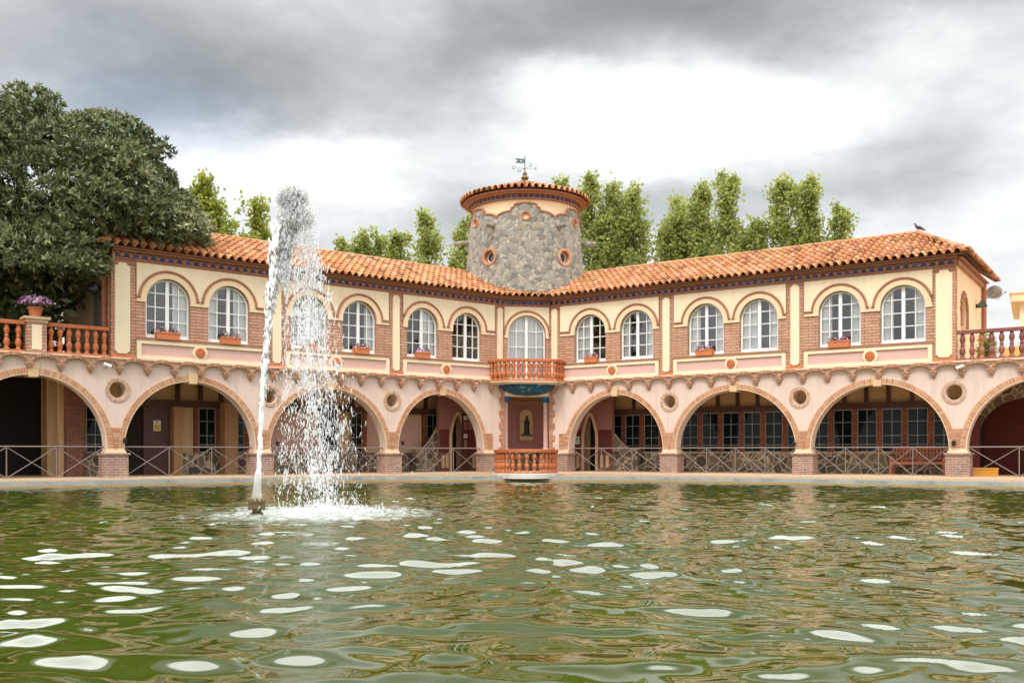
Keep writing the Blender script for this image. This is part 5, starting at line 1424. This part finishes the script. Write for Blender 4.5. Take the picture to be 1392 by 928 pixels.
# the big dark evergreen at the left
def big_tree():
    c = FL.w(-4.4, 6.9); root = empty('evergreen_tree', (c.x, c.y, .19), 0, 'huge dense dark evergreen tree overhanging the left end of the tiled roof', 'tree')
    ctr = np.array([0, 0, 4.7]); R = np.array([11.1, 6.0, 6.9])
    tr = MB(); tr.tube([(0, 0, -.3), (.1, .05, 1.2), (-.1, .1, 2.6), (.1, 0, 4)], [.75, .55, .48, .40], 14)
    tr.build('trunk', M['trunk'], root, smooth=True)
    lm = MB()
    for k in range(16):
        w = 2 * PI * k / 16 + rng.normal(0, .2); e = rng.uniform(.15, 1.1); d = np.array([math.cos(w) * math.cos(e), math.sin(w) * math.cos(e), math.sin(e)])
        s = np.array([0, 0, 2.4 + .1 * k]); t = ctr * np.array([1, 1, .8]) + d * R * .75
        m = (s + t) / 2 + rng.normal(0, .4, 3); lm.tube([s, (s + m) / 2 + rng.normal(0, .15, 3), m, (m + t) / 2 + rng.normal(0, .2, 3), t], [.24, .19, .13, .09, .03], 8)
    lm.build('limbs', M['trunk'], root, smooth=True)
    # clumps over an uneven crown
    K = 800; d = unit(rng.normal(0, 1, (K, 3))); d[:, 2] = np.where(d[:, 2] < -.38, -d[:, 2] * rng.choice([1, .6], K), d[:, 2])
    lump = 1 + .075 * np.sin(d[:, 0] * 6 + 1) * np.sin(d[:, 1] * 5) + .055 * np.sin(d[:, 2] * 7 + d[:, 0] * 3)
    rad = (.84 + .16 * rng.random(K)) * lump
    CC = ctr + d * R * rad[:, None]; cr_ = .65 + .75 * rng.random(K)
    Cs = []; As = []; Ls = []; Rn = []
    for i in range(K):
        m = int(50 * cr_[i] ** 1.6) + 18
        q = unit(rng.normal(0, 1, (m, 3)) + d[i] * .9 + np.array([0, 0, .55]))
        p = CC[i] + q * cr_[i] * np.array([1, 1, .72]) * (.80 + .28 * rng.random((m, 1)))
        # a rosette of leaves at each tip
        tone = np.clip(rng.normal(.42, .16), 0, 1)
        for r in range(9):
            aa = unit(q * .55 + unit(rng.normal(0, 1, (m, 3))) * .95)
            Cs.append(p); As.append(aa); Ls.append(.14 + .10 * rng.random(m)); Rn.append(np.clip(tone + rng.normal(0, .20, m), 0, 1))
    # a sparser inner mass, leaves coloured darker for the shade inside the crown
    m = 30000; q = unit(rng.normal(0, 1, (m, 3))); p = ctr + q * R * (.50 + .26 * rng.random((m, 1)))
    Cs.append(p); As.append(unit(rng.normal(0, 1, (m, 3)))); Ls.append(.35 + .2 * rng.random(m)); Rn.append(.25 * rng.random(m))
    C = np.concatenate(Cs); A = np.concatenate(As); L = np.concatenate(Ls); Rn = np.concatenate(Rn)
    # keep clear of the building
    wx = C[:, 0] + c.x - FL.o[0]; wy = C[:, 1] + c.y - FL.o[1]
    u = wx * FL.c + wy * FL.s; y = -wx * FL.s + wy * FL.c; zz = C[:, 2] + .19
    roofz = ZE + (np.minimum(y, DEPTH - y) + OVH) * math.tan(PITCH) + .22
    hipz = ZE + (u + OVH) / HIPK * math.tan(PITCH) + .22
    bad = (u > -.25) & (y > -.7) & (zz < np.minimum(roofz, np.maximum(hipz, ZE + .1)))
    bad |= (u > -.2) & (y <= -.2) & ((zz < 7.6) | (u > 2.2))
    bad |= (u <= -.2) & (y < .75) & (zz < 6.2 - np.minimum(y, 0) * 0)
    bad |= (u <= -.2) & (y < 4.0) & (zz < 4.1) | (u > -1.1) & (u <= 0) & (y < 3.4) & (zz < 5.4 + .5 * (u + 1.1))
    bad |= zz < 3.9
    ok = ~bad
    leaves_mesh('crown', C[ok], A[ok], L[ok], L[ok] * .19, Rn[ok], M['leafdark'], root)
    print('big tree leaves', ok.sum())
big_tree()
GPp = 'slender pale green trees behind the roof'
def spire_tree(px, d, ytop, width_px, label, mat='leafpop', nclump=95, nleaf=95, spires=None, leaf=.19, group=GPp, base_z=4.0, shape=.75):
    X = (px - 696) / F * d; zt = CAMZ + (616 - ytop) / F * d; Wm = width_px / F * d / 2 * 1.85
    root = empty('leafy_tree', (X, d, .19), 0, label, 'tree', group)
    tr = MB(); H = zt - .19
    tr.tube([(0, 0, -.2), (.05, 0, H * .3), (-.03, .05, H * .6), (.02, 0, H * .93)], [.22, .16, .10, .02], 9)
    Cs = []; As = []; Rn = []
    sp_ = spires or [(0, 0, 1.0, 1.0)]
    for (sx, sy, sh, sw) in sp_:
        hh = base_z + (H - base_z) * sh
        tr.tube([(sx * Wm * .3, sy * .5, base_z * .8), (sx * Wm * .8, sy * .9, base_z + (hh - base_z) * .5), (sx * Wm, sy, hh * .97)], [.08, .05, .012], 6)
        for k in range(int(nclump * sw)):
            t = rng.random() ** .9
            rr = Wm * sw * ((1 - t) ** (shape * rng.uniform(.75, 1.3))) * (1.0 if t > .2 else .8 + t) * rng.uniform(.5, 1.35)
            w = rng.uniform(0, 2 * PI); q = math.sqrt(rng.uniform(.15, 1)) * rr
            zc = base_z + (hh - base_z) * t
            c = rng.normal(0, .16, 3) + np.array([sx * Wm * (.4 + .6 * t) + q * math.cos(w), sy * (.4 + .6 * t) + q * math.sin(w), zc + q * .35])
            m = int(nleaf * .78 * rng.uniform(.25, 1.2)); sg = .13 + .24 * (1 - t) * rng.uniform(.5, 1.4)
            p = c + rng.normal(0, 1, (m, 3)) * np.array([sg, sg, sg * 1.5])
            Cs.append(p); a = unit(rng.normal(0, 1, (m, 3)) + np.array([math.cos(w) * .5, math.sin(w) * .5, .1])); As.append(a)
            Rn.append(np.clip(rng.normal(.45, .12) + rng.normal(0, .2, m), 0, 1))
            if k % 3 == 0: tr.tube([(sx * Wm * (.3 + .6 * t), sy * (.4 + .6 * t), zc - .35), tuple(c)], [.03, .008], 5)
        # leader shoot
        m = 70; tt = rng.random(m); p = np.stack([sx * Wm + rng.normal(0, .07, m), sy + rng.normal(0, .07, m), hh - .7 + tt * .75], -1); Cs.append(p); As.append(unit(rng.normal(0, 1, (m, 3)))); Rn.append(rng.random(m))
    tr.build('trunk', M['trunk'], root, smooth=True)
    C = np.concatenate(Cs); A = np.concatenate(As); Rn = np.concatenate(Rn); L = leaf * (.7 + .6 * rng.random(len(C)))
    leaves_mesh('crown', C, A, L, L * .36, Rn, M[mat], root)
spire_tree(476, 50, 318, 34, 'small pale treetop poking over the left roof, farthest from the tower', nclump=60, spires=[(-.4, 0, .97, .7), (.6, .2, 1, .8)])
spire_tree(503, 50, 320, 34, 'thin pale treetop over the left roof, second from the fountain spray', nclump=60, spires=[(-.6, 0, .95, .7), (.3, .2, 1, .9)])
spire_tree(540, 50, 319, 42, 'pale cone-shaped treetop left of the tallest one behind the left roof', nclump=75)
spire_tree(582, 49, 296, 52, 'tallest pale green tree behind the roof left of the tower', nclump=95, spires=[(0, 0, 1, 1), (.8, .3, .8, .6)])
spire_tree(630, 50, 300, 26, 'narrow pale tree half hidden by the left side of the tower', nclump=60)
spire_tree(769, 50, 243, 22, 'thin shoot of a tree showing above the tower eaves on the right', nclump=70, base_z=5)
spire_tree(808, 49, 246, 44, 'bushy pale green tree touching the right side of the tower', nclump=150, spires=[(-.2, 0, 1, .9), (.5, .4, .78, .8)])
spire_tree(856, 48, 254, 84, 'broad pale green tree, second right of the tower', nclump=180, spires=[(-.3, 0, 1, .8), (.1, .5, .97, .8), (.75, .2, .86, .5)], shape=.6)
spire_tree(922, 50, 268, 40, 'narrow pale tree just left of the highest tree on the right', nclump=110, spires=[(0, 0, 1, .8), (-.4, .4, .82, .8)])
spire_tree(952, 48, 256, 60, 'full pale green tree between the narrow tree and the highest tree on the right', nclump=150, spires=[(0, 0, 1, .9), (-.5, .3, .86, .7)])
spire_tree(992, 47, 244, 72, 'highest pale green tree behind the right roof', nclump=190, spires=[(-.05, 0, 1, .9), (.6, .3, .8, .6), (-.6, .4, .75, .6)])
spire_tree(1062, 47, 250, 76, 'pale green tree with a broad foot, third from the right end of the row', nclump=190, spires=[(.05, 0, 1, .85), (-.7, .2, .74, .6), (.5, .5, .8, .6)])
spire_tree(1108, 46, 253, 60, 'upright pale green tree, last but one in the row on the right', nclump=150, spires=[(-.1, 0, 1, .85), (.6, .3, .72, .6)])
spire_tree(1144, 46, 283, 40, 'lowest pale green tree at the right end of the row', nclump=90)
spire_tree(292, 44, 250, 78, 'yellow-green tree right beside the dark evergreen crown', 'leafyel', 170, spires=[(-.2, 0, 1, .9), (.55, .2, .72, .7)], shape=.5, leaf=.21)
spire_tree(349, 46, 277, 50, 'small yellow-green tree just left of the fountain jet', 'leafyel', 120, spires=[(0, 0, 1, .9), (-.5, .3, .8, .7)], shape=.5, leaf=.21)

# ------------------------------------------------------------------ beyond the right terrace
nx, ny = (1372 - 696) / F * 34, 34
nb_ = empty('neighbouring_house', (nx, ny, .19), -.5, 'peach flat-roofed building cut by the right edge of the photo', 'building')
H0 = CAMZ + (616 - 412) / F * 34 - .19; H1 = CAMZ + (616 - 397) / F * 34 - .19
MB().box(.32, 5.0, .3, 5, -.1, H0 + .05).build('wall', M['cream'], nb_)
mb = MB(); mb.box(.05, 5.3, .0, 5.3, H0 + .051, H1 - .06); mb.box(.0, 5.35, -.05, 5.35, H1 - .059, H1); mb.build('parapet', M['band'], nb_)
yw = empty('terrace_parapet', FR.w(UR + 2.6, 4.6, 3.869), FR.a, 'low ochre wall with a curved top seen through the right balustrade', 'wall')
mb = MB(); mb.plate([(-1.8, 0), (3.2, 0), (3.2, .55), (2.2, .6), (1.2, .85), (.4, 1.05), (-.4, 1.0), (-1.2, .8), (-1.8, .75)], [], 0, .2); mb.build('wall_body', M['yellowpaint'], yw)
for k, (px, h) in enumerate(((1336, .75), (1347, .6))):
    u = FR.u(px, 1.0); p = FR.w(u, 1.0, 3.869); o = empty('potted_plant', p, 0, ('taller green plant' if k == 0 else 'lower green plant') + ' behind the right balustrade', 'plant')
    MB().lathe([(0, 0), (.12, 0), (.16, .22), (.13, .22), (0, .2)], seg=14).build('pot', M['terracotta'], o)
    m = 420; q = unit(rng.normal(0, 1, (m, 3)) + np.array([0, 0, .8])); p_ = np.array([0, 0, .25]) + q * np.array([.16, .16, h]) * rng.random((m, 1))
    leaves_mesh('foliage', p_, unit(q + rng.normal(0, .5, (m, 3))), .11 + .06 * rng.random(m), np.full(m, .025), rng.random(m), M['leafpop'], o)

# ================================================================== sky, light, camera
wld = bpy.data.worlds.new('World'); scene.world = wld; wld.use_nodes = True
nt = wld.node_tree; nt.nodes.clear()
SUN_EL, SUN_AZ = math.radians(52), math.radians(200)      # azimuth measured clockwise from +Y
sky = N(nt, 'ShaderNodeTexSky'); sky.sky_type = 'NISHITA'; sky.sun_disc = False; sky.sun_elevation = SUN_EL; sky.sun_rotation = SUN_AZ
tc = N(nt, 'ShaderNodeTexCoord').outputs['Generated']
sepw = N(nt, 'ShaderNodeSeparateXYZ'); lk(nt, tc, sepw.inputs[0])
# cloud plane coordinates: clouds flatten towards the horizon
zc_ = math_(nt, 'ADD', math_(nt, 'MAXIMUM', sepw.outputs[2], 0.0), .22)
cpx = math_(nt, 'DIVIDE', sepw.outputs[0], zc_); cpy = math_(nt, 'DIVIDE', sepw.outputs[1], zc_)
cv = N(nt, 'ShaderNodeCombineXYZ'); lk(nt, cpx, cv.inputs[0]); lk(nt, cpy, cv.inputs[1]); cv.inputs[2].default_value = 3.7
big_n = noise(nt, cv.outputs[0], 1.1, 8, .58)
wisp = noise(nt, cv.outputs[0], 3.2, 9, .62)
def nrm(px, py): return Vector(((px - 696) / F, 1, (616 - py) / F)).normalized()
def lobe(px, py, rx, ry, amp, power=1):
    """a soft patch of cloud round a sky direction; rx, ry in radians-like units"""
    d = nrm(px, py) if not isinstance(px, Vector) else px
    s = N(nt, 'ShaderNodeVectorMath', operation='SUBTRACT'); lk(nt, tc, s.inputs[0]); s.inputs[1].default_value = d
    wv_ = N(nt, 'ShaderNodeVectorMath', operation='MULTIPLY_ADD'); 
    nz = N(nt, 'ShaderNodeTexNoise'); nz.inputs['Scale'].default_value = 2.0; nz.inputs['Detail'].default_value = 6; nz.inputs['Roughness'].default_value = .6; lk(nt, cv.outputs[0], nz.inputs['Vector'])
    c0 = N(nt, 'ShaderNodeVectorMath', operation='SUBTRACT'); lk(nt, nz.outputs['Color'], c0.inputs[0]); c0.inputs[1].default_value = (.5, .5, .5)
    lk(nt, c0.outputs[0], wv_.inputs[0]); wv_.inputs[1].default_value = (.22, .0, .12); lk(nt, s.outputs[0], wv_.inputs[2])
    m = N(nt, 'ShaderNodeVectorMath', operation='MULTIPLY'); lk(nt, wv_.outputs[0], m.inputs[0]); m.inputs[1].default_value = (1 / rx, 1 / max(rx, ry), 1 / ry)
    l = N(nt, 'ShaderNodeVectorMath', operation='LENGTH'); lk(nt, m.outputs[0], l.inputs[0])
    r = N(nt, 'ShaderNodeMapRange', interpolation_type='SMOOTHSTEP'); r.inputs[1].default_value = 0; r.inputs[2].default_value = 1; r.inputs[3].default_value = amp; r.inputs[4].default_value = 0; lk(nt, l.outputs[1], r.inputs[0])
    return r.outputs[0]
lobes = [lobe(*a) for a in (
    (230, 60, .40, .16, -.42), (120, 120, .30, .10, -.25), (960, 20, .45, .10, -.58), (640, 110, .28, .10, -.22), (1250, 120, .25, .13, -.30),
    (1000, 155, .36, .10, .46), (430, 240, .14, .07, .42), (520, 40, .08, .05, .12), (735, 110, .07, .04, .22), (1250, 40, .10, .05, .30), (900, 262, .45, .06, -.26), (560, 285, .2, .05, -.12), (1330, 290, .2, .1, .1), (330, 220, .25, .05, .18))]
acc = lobes[0]
for l in lobes[1:]: acc = math_(nt, 'ADD', acc, l)
v = math_(nt, 'ADD', acc, math_(nt, 'MULTIPLY', math_(nt, 'SUBTRACT', big_n, .5), .9))
v = math_(nt, 'ADD', v, math_(nt, 'MULTIPLY', math_(nt, 'SUBTRACT', wisp, .5), .58))
v = math_(nt, 'ADD', v, .735, clamp=True)
cloudc = ramp(nt, v, [(0, (.215, .23, .235)), (.25, (.335, .355, .36)), (.5, (.54, .56, .56)), (.72, (.80, .81, .81)), (.9, (1.0, 1.0, .99)), (1, (1.12, 1.11, 1.09))])
# brighter overhead and behind the camera, where the cloud is thin in front of the sun
hi = N(nt, 'ShaderNodeMapRange', interpolation_type='SMOOTHSTEP'); hi.inputs[1].default_value = .44; hi.inputs[2].default_value = .62; hi.inputs[3].default_value = 0; hi.inputs[4].default_value = 1; lk(nt, sepw.outputs[2], hi.inputs[0])
bk = N(nt, 'ShaderNodeMapRange', interpolation_type='SMOOTHSTEP'); bk.inputs[1].default_value = .25; bk.inputs[2].default_value = -.6; bk.inputs[3].default_value = 0; bk.inputs[4].default_value = 1; lk(nt, sepw.outputs[1], bk.inputs[0])
def glint_band():
    # bright sky band added above the frame to put white glints on water
    e = math_(nt, 'ADD', sepw.outputs[2], math_(nt, 'MULTIPLY', math_(nt, 'SUBTRACT', big_n, .5), .16))
    a = N(nt, 'ShaderNodeMapRange', interpolation_type='SMOOTHSTEP'); a.inputs[1].default_value = .462; a.inputs[2].default_value = .49; a.inputs[3].default_value = 0; a.inputs[4].default_value = 4.2; lk(nt, e, a.inputs[0])
    c = N(nt, 'ShaderNodeMapRange', interpolation_type='SMOOTHSTEP'); c.inputs[1].default_value = .84; c.inputs[2].default_value = .92; c.inputs[3].default_value = 1; c.inputs[4].default_value = 0; lk(nt, sepw.outputs[2], c.inputs[0])
    f = N(nt, 'ShaderNodeMapRange', interpolation_type='SMOOTHSTEP'); f.inputs[1].default_value = .1; f.inputs[2].default_value = .4; lk(nt, sepw.outputs[1], f.inputs[0])
    return math_(nt, 'MULTIPLY', math_(nt, 'MULTIPLY', a.outputs[0], f.outputs[0]), c.outputs[0])
k_ = math_(nt, 'ADD', math_(nt, 'ADD', math_(nt, 'ADD', math_(nt, 'MULTIPLY', hi.outputs[0], 1.6), glint_band()), math_(nt, 'MULTIPLY', bk.outputs[0], .35)), 1.0)
cs = N(nt, 'ShaderNodeVectorMath', operation='SCALE'); lk(nt, cloudc, cs.inputs[0]); lk(nt, k_, cs.inputs['Scale'])
b1 = N(nt, 'ShaderNodeBackground'); lk(nt, cs.outputs[0], b1.inputs[0]); b1.inputs[1].default_value = .80
b0_ = N(nt, 'ShaderNodeBackground'); lk(nt, sky.outputs[0], b0_.inputs[0]); b0_.inputs[1].default_value = .10
gap = math_(nt, 'ADD', lobe(210, 190, .22, .07, .35), lobe(60, 70, .2, .12, .08))
gap = math_(nt, 'ADD', gap, .06, clamp=True)
ms_ = N(nt, 'ShaderNodeMixShader'); lk(nt, gap, ms_.inputs[0]); lk(nt, b1.outputs[0], ms_.inputs[1]); lk(nt, b0_.outputs[0], ms_.inputs[2])
wo = N(nt, 'ShaderNodeOutputWorld'); lk(nt, ms_.outputs[0], wo.inputs[0])
wld.cycles.sampling_method = 'MANUAL'; wld.cycles.sample_map_resolution = 512

sl_ = bpy.data.lights.new('sun', 'SUN'); sl_.energy = 1.5; sl_.angle = math.radians(18); sl_.color = (1, .95, .88)
so = bpy.data.objects.new('sun', sl_); col.objects.link(so)
sd_ = Vector((math.sin(SUN_AZ) * math.cos(SUN_EL), math.cos(SUN_AZ) * math.cos(SUN_EL), math.sin(SUN_EL)))
so.rotation_euler = sd_.to_track_quat('Z', 'Y').to_euler(); so.location = (0, 0, 30)

cam = bpy.data.cameras.new('camera'); co_ = bpy.data.objects.new('camera', cam); col.objects.link(co_)
co_.location = (0, 0, CAMZ); co_.rotation_euler = (PI / 2, 0, 0)
cam.sensor_width = 36; cam.lens = F / 1392 * 36; cam.shift_y = (616 - 464) / 1392; cam.clip_start = .05; cam.clip_end = 3000
scene.camera = co_
scene.render.engine = 'CYCLES'
scene.cycles.use_denoising = True
scene.cycles.max_bounces = 6; scene.cycles.diffuse_bounces = 3; scene.cycles.glossy_bounces = 3; scene.cycles.transmission_bounces = 4; scene.cycles.transparent_max_bounces = 20
scene.cycles.caustics_reflective = False; scene.cycles.caustics_refractive = False; scene.cycles.sample_clamp_indirect = 6
vs_ = scene.view_settings; vs_.view_transform = 'Standard'; vs_.look = 'None'; vs_.exposure = .56; vs_.gamma = 1
